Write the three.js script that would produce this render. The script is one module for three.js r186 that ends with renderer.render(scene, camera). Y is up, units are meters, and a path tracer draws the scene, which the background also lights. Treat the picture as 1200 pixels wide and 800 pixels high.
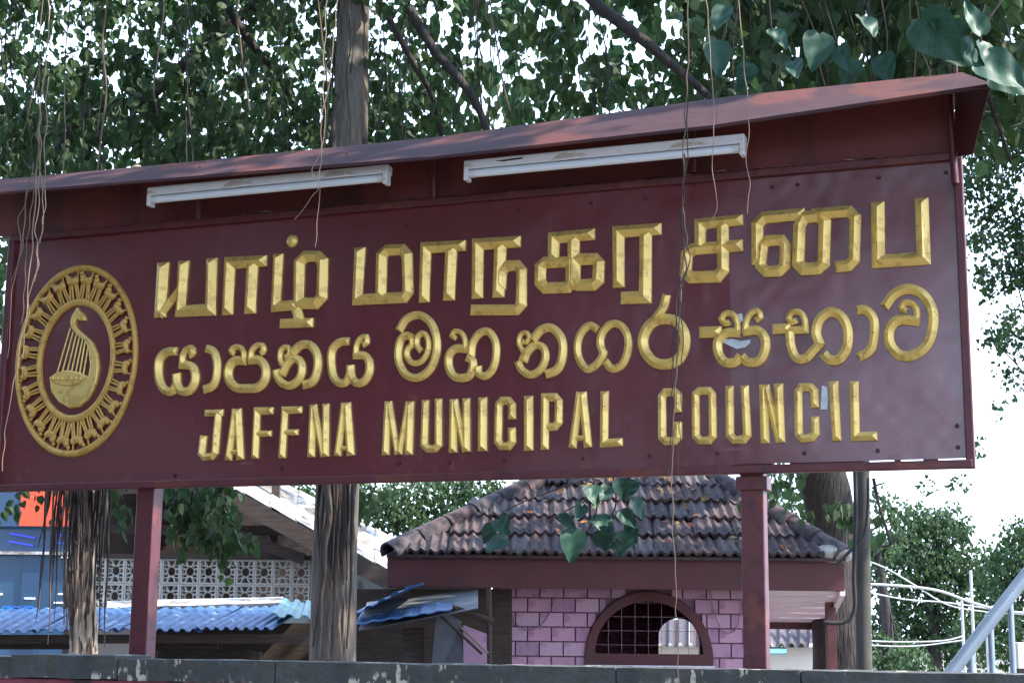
import * as THREE from 'three';
import { mergeGeometries, toCreasedNormals, mergeVertices } from 'three/addons/utils/BufferGeometryUtils.js';
import { RoundedBoxGeometry } from 'three/addons/geometries/RoundedBoxGeometry.js';

// ---------------------------------------------------------------- camera, sky, sun, exposure
const scene = new THREE.Scene();
const F = 1850, PITCH = Math.atan(340 / F), ROLL = 0.0098, EYE = 1.6;      // focal length in photo pixels (1200 x 800)
const camera = new THREE.PerspectiveCamera(2 * Math.atan(400 / F) * 180 / Math.PI, 1.5, 0.05, 400);
const fwd = new THREE.Vector3(0, Math.sin(PITCH), -Math.cos(PITCH));
const up0 = new THREE.Vector3(0, Math.cos(PITCH), Math.sin(PITCH));
const cr = new THREE.Vector3(1, 0, 0).multiplyScalar(Math.cos(ROLL)).addScaledVector(up0, Math.sin(ROLL));
const cu = up0.clone().multiplyScalar(Math.cos(ROLL)).addScaledVector(new THREE.Vector3(1, 0, 0), -Math.sin(ROLL));
camera.position.set(0, EYE, 0);
camera.quaternion.setFromRotationMatrix(new THREE.Matrix4().makeBasis(cr, cu, fwd.clone().negate()));
scene.add(camera);

const SUN = new THREE.Vector3(0.68, 0.72, 0.19).normalize();
{
  const W = 256, H = 128, d = new Float32Array(W * H * 4);
  for (let j = 0; j < H; j++) for (let i = 0; i < W; i++) {
    const el = ((j + 0.5) / H - 0.5) * Math.PI, s = Math.max(0, Math.sin(el)), k = (j * W + i) * 4;
    const h = Math.pow(1 - s, 2.2);                                         // paler and brighter towards the horizon
    d[k] = 0.54 + 0.36 * h; d[k + 1] = 0.74 + 0.30 * h; d[k + 2] = 1.16 + 0.20 * h; d[k + 3] = 1;
  }
  const t = new THREE.DataTexture(d, W, H, THREE.RGBAFormat, THREE.FloatType);
  t.mapping = THREE.EquirectangularReflectionMapping; t.magFilter = THREE.LinearFilter; t.needsUpdate = true;
  scene.background = t; scene.environment = t;
}
const sun = new THREE.DirectionalLight(0xfff6ea, 3.7);
sun.position.copy(SUN).multiplyScalar(60); sun.castShadow = true; sun.shadow.mapSize.set(4096, 4096);
Object.assign(sun.shadow.camera, { left: -40, right: 40, top: 40, bottom: -40, near: 1, far: 160 });
scene.add(sun, sun.target);
const renderer = new THREE.WebGLRenderer({ antialias: true });
renderer.toneMapping = THREE.LinearToneMapping;
renderer.toneMappingExposure = 3.6;
renderer.shadowMap.enabled = true;

// ---------------------------------------------------------------- helpers
let seed = 7;
const rnd = () => { seed = (seed + 0x6D2B79F5) | 0; let t = Math.imul(seed ^ (seed >>> 15), 1 | seed); t = (t + Math.imul(t ^ (t >>> 7), 61 | t)) ^ t; return ((t ^ (t >>> 14)) >>> 0) / 4294967296; };
const rr = (a, b) => a + (b - a) * rnd();
const V = (x, y, z) => new THREE.Vector3(x, y, z);
const dir = (px, py) => cr.clone().multiplyScalar((px - 600) / F).addScaledVector(cu, (400 - py) / F).add(fwd);
const at = (px, py, depth) => { const d = dir(px, py); return d.multiplyScalar(depth / -d.z).add(V(0, EYE, 0)); };
const mpp = depth => depth / F;                                             // metres to a photo pixel

const counts = {};
const numbered = n => { const k = counts[n] = (counts[n] ?? -1) + 1; return k ? n + '_' + String(k).padStart(3, '0') : n; };
function tag(o, label, category, group, kind) {
  if (label) o.userData.label = label;
  if (category) o.userData.category = category;
  if (group) o.userData.group = group;
  if (kind) o.userData.kind = kind;
  return o;
}
function thing(name, pos, turn, label, category, group) {
  const g = new THREE.Group(); g.name = numbered(name); g.position.copy(pos); g.rotation.y = turn || 0;
  scene.add(g); return tag(g, label, category, group);
}
function uvBox(g) {                                                         // uv in metres from the dominant axis of each face
  if (g.userData.keepUV) return g;
  if (g.index) g = g.toNonIndexed();
  if (!g.attributes.normal) g.computeVertexNormals();
  const p = g.attributes.position, uv = new Float32Array(p.count * 2), a = V(), b = V(), c = V(), n = V();
  for (let i = 0; i < p.count; i += 3) {
    a.fromBufferAttribute(p, i); b.fromBufferAttribute(p, i + 1); c.fromBufferAttribute(p, i + 2);
    n.copy(b).sub(a).cross(c.clone().sub(a));
    const x = Math.abs(n.x), y = Math.abs(n.y), z = Math.abs(n.z);
    [a, b, c].forEach((q, k) => {
      const s = x > y && x > z ? [q.z, q.y] : y > z ? [q.x, q.z] : [q.x, q.y];
      uv[(i + k) * 2] = s[0]; uv[(i + k) * 2 + 1] = s[1];
    });
  }
  g.setAttribute('uv', new THREE.BufferAttribute(uv, 2)); return g;
}
function mesh(name, geo, material, parent) {
  if (Array.isArray(geo)) geo = mergeGeometries(geo.map(g => { g = g.index ? g.toNonIndexed() : g; for (const k of Object.keys(g.attributes)) if (k !== 'position' && k !== 'normal') g.deleteAttribute(k); if (!g.attributes.normal) g.computeVertexNormals(); return g; }));
  const m = new THREE.Mesh(geo.userData.done ? geo : uvBox(geo), material);
  m.geometry.userData.done = true;
  m.name = parent ? name : numbered(name); (parent || scene).add(m); return m;
}
const box = (w, h, d, x = 0, y = 0, z = 0) => new THREE.BoxGeometry(w, h, d).translate(x, y, z);
const rbox = (w, h, d, x = 0, y = 0, z = 0, r = 0.004) => new RoundedBoxGeometry(w, h, d, 2, Math.min(r, w / 2.1, h / 2.1, d / 2.1)).translate(x, y, z);
const cyl = (r0, r1, h, x = 0, y = 0, z = 0, n = 16) => new THREE.CylinderGeometry(r1, r0, h, n).translate(x, y, z);
function bar(a, b, r, n = 8, r2 = r) {                                       // a round bar from a to b
  const d = b.clone().sub(a), g = new THREE.CylinderGeometry(r2, r, d.length(), n);
  g.applyQuaternion(new THREE.Quaternion().setFromUnitVectors(V(0, 1, 0), d.clone().normalize()));
  return g.translate((a.x + b.x) / 2, (a.y + b.y) / 2, (a.z + b.z) / 2);
}
function beam(a, b, w, h) {                                                  // a square bar from a to b
  const d = b.clone().sub(a), L = d.length(), z = d.normalize(), x = V(0, 1, 0).cross(z);
  if (x.length() < 0.01) x.set(1, 0, 0); x.normalize();
  const y = z.clone().cross(x), g = new THREE.BoxGeometry(w, h, L);
  return g.applyMatrix4(new THREE.Matrix4().makeBasis(x, y, z).setPosition(a.clone().add(b).multiplyScalar(0.5)));
}
function slab(pts, t) {                                                      // a sheet through the outline pts (planar or nearly), t thick
  const n = pts[1].clone().sub(pts[0]).cross(pts[pts.length - 1].clone().sub(pts[0])).normalize().multiplyScalar(t), o = [], k = pts.length;
  const q = pts.map(p => p.clone().sub(n)), tri = (a, b, c) => o.push(...a.toArray(), ...b.toArray(), ...c.toArray());
  for (let i = 1; i < k - 1; i++) { tri(pts[0], pts[i], pts[i + 1]); tri(q[0], q[i + 1], q[i]); }
  for (let i = 0; i < k; i++) { const j = (i + 1) % k; tri(pts[i], q[i], q[j]); tri(pts[i], q[j], pts[j]); }
  const g = new THREE.BufferGeometry(); g.setAttribute('position', new THREE.Float32BufferAttribute(o, 3)); g.computeVertexNormals(); return g;
}
function tube(pts, radii, n = 7, wob = 0, closedEnds = true) {               // tapered tube through points
  const curve = new THREE.CatmullRomCurve3(pts, false, 'centripetal'), len = curve.getLength();
  const R = Array.isArray(radii) ? radii : [radii, radii], step = Math.max(0.02, (R[0] + R[R.length - 1]) * (wob ? 0.9 : 2.2));
  const seg = Math.min(160, Math.max(pts.length * 3, Math.round(len / step)));
  const fr = curve.computeFrenetFrames(seg, false), pos = [], idx = [];
  const ph = rr(0, 9);
  for (let i = 0; i <= seg; i++) {
    const t = i / seg, p = curve.getPointAt(t), f = t * (R.length - 1), k = Math.min(R.length - 2, Math.floor(f));
    const r = R[k] + (R[k + 1] - R[k]) * (f - k);
    for (let j = 0; j < n; j++) {
      const a = j / n * Math.PI * 2, w = 1 + wob * (Math.sin(a * 3 + ph + t * 5) * 0.5 + Math.sin(a * 5 - ph * 2 + t * 11) * 0.35 + Math.sin(t * 31 + a + ph) * 0.25);
      const q = p.clone().addScaledVector(fr.normals[i], Math.cos(a) * r * w).addScaledVector(fr.binormals[i], Math.sin(a) * r * w);
      pos.push(q.x, q.y, q.z);
      if (i < seg) { const A = i * n + j, B = i * n + (j + 1) % n; idx.push(A, B, A + n, B, B + n, A + n); }
    }
  }
  if (closedEnds) for (const i of [0, seg]) { const p = curve.getPointAt(i / seg), c = pos.length / 3; pos.push(p.x, p.y, p.z); for (let j = 0; j < n; j++) { const A = i * n + j, B = i * n + (j + 1) % n; i ? idx.push(A, B, c) : idx.push(B, A, c); } }
  const g = new THREE.BufferGeometry(); g.setAttribute('position', new THREE.Float32BufferAttribute(pos, 3)); g.setIndex(idx); g.computeVertexNormals();
  return g.toNonIndexed();
}

// ---------------------------------------------------------------- procedural textures
const hash = (x, y, s) => { let h = Math.imul(x, 374761393) + Math.imul(y, 668265263) + Math.imul(s, 2147483647 ^ 0x5bd1e995); h = Math.imul(h ^ (h >>> 13), 1274126177); return ((h ^ (h >>> 16)) >>> 0) / 4294967296; };
function noise(u, v, p, s, pv = p) {                                                 // tileable value noise, period p
  const x = u * p, y = v * pv, i = Math.floor(x), j = Math.floor(y), a = x - i, b = y - j, f = a * a * (3 - 2 * a), g = b * b * (3 - 2 * b);
  const w = k => ((k % p) + p) % p, z = k => ((k % pv) + pv) % pv;
  const A = hash(w(i), z(j), s), B = hash(w(i + 1), z(j), s), C = hash(w(i), z(j + 1), s), D = hash(w(i + 1), z(j + 1), s);
  return A + (B - A) * f + (C - A) * g + (A - B - C + D) * f * g;
}
const fbm = (u, v, p, o, s) => { let t = 0, a = 0.5, n = 0; for (let k = 0; k < o; k++) { t += a * noise(u, v, p, s + k * 17); n += a; a *= 0.5; p *= 2; } return t / n; };
const fba = (u, v, pu, pv, o, s) => { let t = 0, a = 0.5, n = 0; for (let k = 0; k < o; k++) { t += a * noise(u, v, pu, s + k * 17, pv); n += a; a *= 0.5; pu *= 2; pv *= 2; } return t / n; };
const mix = (a, b, t) => a.map((x, i) => x + (b[i] - x) * t);
const sstep = (a, b, x) => { const t = Math.min(1, Math.max(0, (x - a) / (b - a))); return t * t * (3 - 2 * t); };
function tex(size, metres, fn, color) {
  const w = Array.isArray(size) ? size[0] : size, h = Array.isArray(size) ? size[1] : size, d = new Uint8Array(w * h * 4);
  for (let j = 0; j < h; j++) for (let i = 0; i < w; i++) {
    const c = fn((i + 0.5) / w, (j + 0.5) / h), k = (j * w + i) * 4;
    d[k] = Math.max(0, Math.min(255, c[0])); d[k + 1] = Math.max(0, Math.min(255, c[1])); d[k + 2] = Math.max(0, Math.min(255, c[2])); d[k + 3] = 255;
  }
  const t = new THREE.DataTexture(d, w, h); t.wrapS = t.wrapT = THREE.RepeatWrapping; t.magFilter = THREE.LinearFilter; t.minFilter = THREE.LinearMipmapLinearFilter; t.generateMipmaps = true;
  const m = Array.isArray(metres) ? metres : [metres, metres]; t.repeat.set(1 / m[0], 1 / m[1]);
  if (color) t.colorSpace = THREE.SRGBColorSpace; t.needsUpdate = true; return t;
}
const ctex = (s, m, f) => tex(s, m, f, true);
const gtex = (s, m, f) => tex(s, m, (u, v) => { const x = f(u, v) * 255; return [x, x, x]; }, false);
const S_ = (o) => new THREE.MeshStandardMaterial(o);
const P_ = (o) => new THREE.MeshPhysicalMaterial(o);

const M = {};
// sign paint: glossy maroon enamel with faded blotches, streaks and rust pricks; sheet dents in the bump
M.panel = P_({
  map: ctex(1024, 2.2, (u, v) => {
    const a = fbm(u, v, 4, 5, 3), st = fba(u, v, 32, 8, 3, 41), sp = noise(u, v, 90, 8), r = sstep(0.80, 0.97, sp) * sstep(0.5, 0.7, fbm(u, v, 7, 3, 91));
    let c = mix([78, 12, 26], [94, 19, 34], a); c = mix(c, [104, 38, 52], 0.3 * sstep(0.55, 0.8, st)); const dr = sstep(0.55, 0.85, fba(u, v, 60, 3, 4, 141)) * sstep(0.4, 0.7, fbm(u, v, 3, 3, 143)), sc = sstep(0.86, 0.95, fba(u, v, 14, 70, 2, 145)) * sstep(0.5, 0.7, fbm(u, v, 5, 2, 147)); c = mix(c, [122, 74, 84], dr * 0.35); c = mix(c, [140, 110, 116], sc * 0.5); return mix(c, [120, 62, 40], r * 0.6);
  }),
  roughness: 0.42, roughnessMap: tex(512, 1.7, (u, v) => { const g = 150 + 105 * fbm(u, v, 6, 5, 77); return [0, g, 0]; }),
  bumpMap: gtex(512, 2.9, (u, v) => fbm(u, v, 5, 3, 12) * 0.9 + 0.1 * noise(u, v, 60, 5)), bumpScale: 0.02, clearcoat: 1, clearcoatRoughness: 0.2, ior: 1.6,
});
M.maroon = P_({
  map: ctex(512, 1.1, (u, v) => {
    const a = fbm(u, v, 5, 4, 23), r = sstep(0.60, 0.72, fbm(u, v, 6, 5, 61)), g = sstep(0.62, 0.8, fbm(u, v, 24, 3, 29));
    let c = mix([70, 23, 30], [86, 32, 38], a); c = mix(c, [104, 50, 34], r * 0.6); return mix(c, [42, 24, 26], g * 0.5);
  }),
  roughness: 0.5, bumpMap: gtex(256, 0.7, (u, v) => fbm(u, v, 12, 4, 7)), bumpScale: 0.004, clearcoat: 0.1, clearcoatRoughness: 0.4,
});
M.hood = P_({
  map: ctex(512, 1.4, (u, v) => {
    const a = fbm(u, v, 5, 4, 123), r = sstep(0.56, 0.70, fbm(u, v, 5, 5, 161)), g = sstep(0.6, 0.8, fbm(u, v, 26, 3, 129));
    let c = mix([48, 20, 26], [64, 30, 36], a); c = mix(c, [100, 46, 32], r * 0.7); return mix(c, [60, 40, 40], g * 0.4);
  }),
  roughness: 0.75, bumpMap: gtex(256, 0.9, (u, v) => fbm(u, v, 8, 4, 7)), bumpScale: 0.008,
});
M.backBoard = S_({ map: ctex(512, 1.6, (u, v) => { const a = fbm(u, v, 4, 5, 723), r = sstep(0.5, 0.7, fba(u, v, 10, 3, 4, 761)); return mix(mix([88, 34, 34], [112, 48, 42], a), [70, 34, 30], r * 0.7); }), roughness: 0.6, bumpMap: M.maroon.bumpMap, bumpScale: 0.004 });
M.gold = P_({
  map: ctex(512, 0.55, (u, v) => { const a = fbm(u, v, 6, 5, 33), g = sstep(0.58, 0.75, fbm(u, v, 18, 4, 35)); return mix(mix([216, 186, 106], [226, 200, 122], a), [160, 124, 70], g * 0.4).map((x, i) => x + ([112, 74, 48][i] - x) * 0.4 * sstep(0.76, 0.82, fbm(u, v, 40, 3, 37))); }),
  roughness: 0.4, metalness: 0.5, bumpMap: gtex(256, 0.12, (u, v) => fba(u, v, 8, 4, 3, 9)), bumpScale: 0.0006,
});
M.goldDull = P_({ map: M.gold.map, color: 0xd8c8b0, roughness: 0.45, metalness: 0.2, bumpMap: M.gold.bumpMap, bumpScale: 0.0015 });
M.white = S_({ map: ctex(256, 0.5, (u, v) => { const a = fbm(u, v, 8, 4, 51), s = sstep(0.6, 0.78, fba(u, v, 6, 20, 3, 52)); return mix(mix([192, 192, 194], [212, 212, 212], a), [140, 124, 106], s * 0.6); }), roughness: 0.45 });
M.glassTube = P_({ color: 0xd4dce4, roughness: 0.18 });
M.bolt = S_({ color: 0x4a2026, roughness: 0.5, metalness: 0.4 });
M.paper = S_({ map: ctex(128, 0.08, (u, v) => mix([150, 160, 168], [214, 220, 222], fbm(u, v, 6, 4, 4))), roughness: 0.9 });
M.bark = S_({
  map: ctex([256, 512], [0.35, 0.9], (u, v) => { const a = fba(u, v, 22, 8, 4, 71), b = fbm(u, v, 5, 4, 73); return mix(mix([60, 54, 47], [122, 112, 99], a), [90, 92, 86], sstep(0.5, 0.75, b) * 0.6); }),
  roughness: 0.95, bumpMap: gtex([256, 512], [0.35, 0.9], (u, v) => fba(u, v, 20, 6, 4, 75)), bumpScale: 0.03,
});
M.paleBark = S_({ map: ctex([256, 512], [0.3, 0.8], (u, v) => { const a = fba(u, v, 18, 9, 4, 671), d = sstep(0.52, 0.6, fba(u, v, 14, 7, 4, 673)); return mix(mix([128, 116, 100], [186, 172, 150], a), [66, 56, 50], d * 0.9); }), roughness: 0.95, bumpMap: M.bark.bumpMap, bumpScale: 0.03 });
M.darkBark = S_({ map: ctex(256, 0.5, (u, v) => mix([36, 33, 32], [68, 62, 57], fba(u, v, 20, 8, 4, 171))), roughness: 0.95, bumpMap: M.bark.bumpMap, bumpScale: 0.02 });
M.root = S_({ color: 0x645449, roughness: 0.9 });
M.rootPale = S_({ color: 0x8c7868, roughness: 0.85 });
M.rootDark = S_({ color: 0x35302d, roughness: 0.95 });
M.coping = S_({
  map: ctex(1024, [1.2, 1.2], (u, v) => {
    const a = fbm(u, v, 8, 5, 81), l = sstep(0.53, 0.62, fba(u, v, 64, 32, 4, 83)) * sstep(0.51, 0.64, fbm(u, v, 9, 4, 85)), m = sstep(0.5, 0.7, fbm(u, v, 14, 4, 87));
    let c = mix([48, 50, 52], [84, 84, 82], a); c = mix(c, [62, 66, 52], m * 0.5); return mix(c, [190, 184, 166], l * 0.85);
  }),
  roughness: 0.95, bumpMap: gtex(512, 0.6, (u, v) => fbm(u, v, 12, 5, 89)), bumpScale: 0.015,
});
M.pinkPlaster = S_({ map: ctex(256, 1.1, (u, v) => mix(mix([128, 62, 78], [150, 84, 98], fbm(u, v, 8, 4, 14)), [70, 60, 62], sstep(0.55, 0.75, fbm(u, v, 12, 4, 15)))), roughness: 0.9, bumpMap: M.coping.bumpMap, bumpScale: 0.006 });
const pinkTex = (k) => ctex(256, 0.9, (u, v) => mix(mix([178, 142, 162], [192, 156, 174], fbm(u, v, 7, 4, 200 + k)), [128, 102, 118], sstep(0.52, 0.74, fbm(u, v, 10, 5, 210 + k)) * 0.4));
M.brick = [0, 1, 2, 3].map(k => S_({ map: pinkTex(k), color: [0xffffff, 0xf0e8ee, 0xfff4f6, 0xe4dde6][k], roughness: 0.8, bumpMap: M.coping.bumpMap, bumpScale: 0.004 }));
M.mortar = S_({ color: 0x80626f, roughness: 0.95 });
const tileTex = k => ctex(256, 0.6, (u, v) => { const a = fbm(u, v, 6, 5, 300 + k), m = sstep(0.48, 0.68, fbm(u, v, 9, 5, 310 + k)); return mix(mix([66, 56, 58], [100, 88, 90], a), [42, 43, 48], m * 0.85); });
M.tile = [0, 1, 2].map(k => S_({ map: tileTex(k), color: [0xffffff, 0xd8d0d0, 0xf0dcd4][k], roughness: 0.9, bumpMap: M.coping.bumpMap, bumpScale: 0.006 }));
M.fascia = S_({ map: ctex(256, 1.3, (u, v) => mix(mix([70, 27, 28], [86, 37, 36], fbm(u, v, 5, 4, 401)), [70, 36, 36], sstep(0.55, 0.75, fbm(u, v, 15, 4, 402)))), roughness: 0.6 });
M.dark = S_({ color: 0x2a2826, roughness: 0.95 });
M.tarp = S_({ map: ctex(256, 1, (u, v) => mix([66, 68, 72], [100, 102, 106], fbm(u, v, 8, 5, 691))), roughness: 0.85 });
M.timber = S_({ map: ctex(256, [1, 0.3], (u, v) => mix([44, 36, 32], [82, 69, 60], fba(u, v, 10, 24, 4, 411))), roughness: 0.9 });
M.soffit = S_({ map: ctex(256, 1, (u, v) => mix([200, 192, 200], [226, 218, 224], fbm(u, v, 7, 4, 421))), roughness: 0.7 });
M.breeze = S_({ map: ctex(256, 1, (u, v) => mix([150, 146, 138], [188, 184, 174], fbm(u, v, 9, 4, 431))), roughness: 0.9, bumpMap: M.coping.bumpMap, bumpScale: 0.003 });
M.greyWall = S_({ map: ctex(256, 2, (u, v) => mix(mix([122, 130, 128], [150, 156, 152], fbm(u, v, 6, 4, 441)), [96, 100, 98], sstep(0.55, 0.75, fbm(u, v, 12, 4, 442)))), roughness: 0.9 });
M.asbestos = S_({ map: ctex(256, 1.5, (u, v) => mix(mix([150, 144, 138], [196, 192, 186], fbm(u, v, 8, 4, 451)), [110, 104, 96], sstep(0.55, 0.75, fbm(u, v, 10, 4, 452)))), roughness: 0.9 });
M.blueSheet = P_({ map: ctex(256, 1.6, (u, v) => mix(mix([24, 62, 106], [44, 86, 126], fba(u, v, 10, 4, 4, 461)), [120, 138, 152], sstep(0.58, 0.72, fba(u, v, 14, 4, 4, 462)) * 0.8)), roughness: 0.65, specularIntensity: 0.6 });
M.tealSheet = S_({ map: ctex(256, 1.2, (u, v) => mix([44, 98, 104], [92, 142, 142], fba(u, v, 10, 4, 4, 471))), roughness: 0.55 });
M.navy = P_({ color: 0x22405c, roughness: 0.35, clearcoat: 0.4, clearcoatRoughness: 0.2 });
M.orange = P_({ color: 0xe8502c, roughness: 0.4 });
M.shopGlass = P_({ color: 0x24465f, roughness: 0.3, clearcoat: 0.5, clearcoatRoughness: 0.2 });
M.ledBlue = S_({ color: 0x101830, emissive: 0x3a4cff, emissiveIntensity: 0.5 });
M.ledText = S_({ color: 0x061830, emissive: 0x1878ff, emissiveIntensity: 0.6 });
M.lampWhite = S_({ color: 0xffffff, emissive: 0xf4f8ff, emissiveIntensity: 0.45 });
M.railPaint = P_({ map: ctex(128, 0.6, (u, v) => mix([120, 136, 148], [150, 164, 172], fbm(u, v, 6, 4, 481))), roughness: 0.4, metalness: 0.2 });
M.cable = S_({ color: 0x22201f, roughness: 0.7 });
M.cablePale = S_({ color: 0xb8bcbc, roughness: 0.6 });
M.pole = S_({ map: ctex(256, 0.6, (u, v) => mix([50, 50, 46], [82, 80, 72], fba(u, v, 14, 6, 4, 491))), roughness: 0.9 });
M.mesh = S_({ color: 0x8a7480, roughness: 0.6 });
M.ground = S_({ map: ctex(512, 5, (u, v) => mix([88, 84, 78], [120, 114, 104], fbm(u, v, 16, 5, 501))), roughness: 0.95, bumpMap: M.coping.bumpMap, bumpScale: 0.01 });
M.road = S_({ map: ctex(512, 4, (u, v) => mix([62, 62, 64], [88, 88, 88], fbm(u, v, 40, 4, 511))), roughness: 0.95 });
M.plaster = S_({ map: ctex(256, 3, (u, v) => mix([208, 200, 188], [230, 224, 214], fbm(u, v, 6, 4, 521))), roughness: 0.9 });
const leafMat = (r, g, b, tr) => P_({ color: new THREE.Color().setRGB(r, g, b), roughness: 0.8, specularIntensity: 0.5, transmission: tr, thickness: 0, side: THREE.DoubleSide });
M.leaf = leafMat(0.046, 0.096, 0.033, 0.48);
M.leafBig = leafMat(0.03, 0.085, 0.06, 0.2);
M.leafRight = M.leaf;
M.leafSun = M.leaf;
M.leafFar = M.leaf;

// ---------------------------------------------------------------- the ground
tag(mesh('ground', new THREE.PlaneGeometry(500, 500).rotateX(-Math.PI / 2), M.ground), 'brown earth ground on both sides of the wall', 'ground', null, 'structure');
tag(mesh('road', box(120, 0.02, 7, 0, 0.0, 4.5), M.road), 'grey asphalt road in front of the wall', 'road', null, 'structure');

// ---------------------------------------------------------------- the sign: local x along the board, y up, z out of its face
const VPD = dir(-4635, 689), UD = V(-VPD.x, 0, -VPD.z).normalize(), ND = UD.clone().cross(V(0, 1, 0));
const SO = at(600, 400, 6.6);
function S(px, py, n = 0) {
  const d = dir(px, py), o = V(0, EYE, 0), t = (SO.clone().sub(o).dot(ND) + n) / d.dot(ND), p = o.addScaledVector(d, t), q = p.clone().sub(SO);
  return V(q.dot(UD), p.y, n);
}
const SIGN_TURN = Math.atan2(-UD.z, UD.x), SBASE = V(SO.x, 0, SO.z);
const toWorld = p => SBASE.clone().addScaledVector(UD, p.x).addScaledVector(ND, p.z).add(V(0, p.y, 0));
const sign = thing('sign_board', SBASE, SIGN_TURN, 'long maroon sheet metal sign board with raised gold lettering and a sheltering hood', 'sign');
const uL = -2.56, uR = 1.835, vB = S(600, 551).y, vT = S(1115, 190).y;       // the sheet's edges
{
  // three sheets side by side, each with its own slight buckle
  const seams = [uL, S(466, 400).x, S(853, 400).x, uR];
  for (let i = 0; i < 3; i++) {
    const w = seams[i + 1] - seams[i] + 0.03, h = vT - vB + 0.03, g = new THREE.BoxGeometry(w, h, 0.003, Math.round(w * 14), 18, 1);
    const p = g.attributes.position;
    for (let k = 0; k < p.count; k++) {
      const x = p.getX(k), y = p.getY(k), e = Math.min(1, (w / 2 - Math.abs(x)) / 0.12) * Math.min(1, (h / 2 - Math.abs(y)) / 0.10);
      p.setZ(k, p.getZ(k) + e * 0.004 * (noise(x / 3 + 0.5 + i * 0.3, y / 3 + 0.5, 9, 5 + i) - 0.5) * 2 + (i === 1 ? 0.0012 : 0));
    }
    g.computeVertexNormals();
    g.translate((seams[i] + seams[i + 1]) / 2, (vB + vT) / 2 + (i === 2 ? 0.0155 : 0.0), 0);
    mesh('panel_sheet', g, M.panel, sign);
  }
  // frame of angle iron round the sheets
  const fb = S(600, 562).y, ft = vT + 0.038;
  mesh('frame_rail', rbox(uR - uL + 0.06, vB - fb - 0.006, 0.05, (uL + uR) / 2, (vB + fb) / 2 - 0.003, 0.004, 0.006), M.maroon, sign);
  mesh('frame_rail', rbox(uR - uL + 0.06, 0.032, 0.045, (uL + uR) / 2, vT + 0.019, 0.006, 0.006), M.maroon, sign);
  mesh('frame_stile', rbox(0.034, ft - fb, 0.046, uR + 0.022, (ft + fb) / 2, 0.002, 0.006), M.maroon, sign);
  mesh('frame_stile', rbox(0.034, ft - fb, 0.046, uL - 0.022, (ft + fb) / 2, 0.002, 0.006), M.maroon, sign);
  mesh('frame_pipe', bar(V(uR + 0.012, vT - 0.1, 0.04), V(uR - 0.004, S(1118, 104).y, 0.04), 0.014, 12), M.maroon, sign);
  // posts, standing behind the wall
  for (const [px, py] of [[174, 600], [884, 600]]) {
    const u = S(px, py, -0.05).x, post = mesh('post', rbox(0.092, fb + 0.02, 0.08, u, (fb + 0.02) / 2, -0.052, 0.006), M.maroon, sign);
    if (px > 600) mesh('post_cap', rbox(0.125, 0.055, 0.1, u, fb - 0.036, -0.05, 0.004), M.maroon, post);
  }
  for (const [a, b] of [[853, 905], [925, 1012], [1048, 1056], [1082, 1100]]) { const x0 = S(a, 540).x, x1 = S(b, 540).x; mesh('backing_strip', box(x1 - x0, 0.03, 0.004, (x0 + x1) / 2, vB, -0.012), M.maroon, sign); }
  // bolts and rivets along the edges
  const boltG = new THREE.CylinderGeometry(0.007, 0.009, 0.008, 10).rotateX(Math.PI / 2);
  for (const [px, py] of [[205, 557], [330, 549], [468, 543], [527, 542], [591, 540], [683, 537], [761, 534], [841, 531], [943, 531], [1029, 528], [1123, 524], [1122, 499], [1109, 202], [935, 216], [905, 219], [757, 233], [693, 238], [608, 246], [478, 263], [1030, 208]]) {
    const p = S(px, py), b = mesh('bolt', boltG, M.bolt, sign); b.position.set(p.x, p.y, 0.006);
  }
  // scraps of paper stuck behind the letters
  const scrap = (list) => { const q = list.map(([x, y]) => S(x, y)); return slab(q.map(p => V(p.x, p.y, 0.0055)).reverse(), 0.001); };
  mesh('paper_scrap', scrap([[847, 398], [858, 397], [870, 400], [880, 398], [880, 402], [874, 407], [864, 409], [855, 405], [849, 402]]), M.paper, sign);
  mesh('paper_scrap', scrap([[864, 369], [870, 367], [872, 376], [867, 379]]), M.paper, sign);
  mesh('paper_scrap', scrap([[964, 452], [970, 454], [971, 466], [970, 480], [962, 480], [963, 466]]), M.paper, sign);
}

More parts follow.
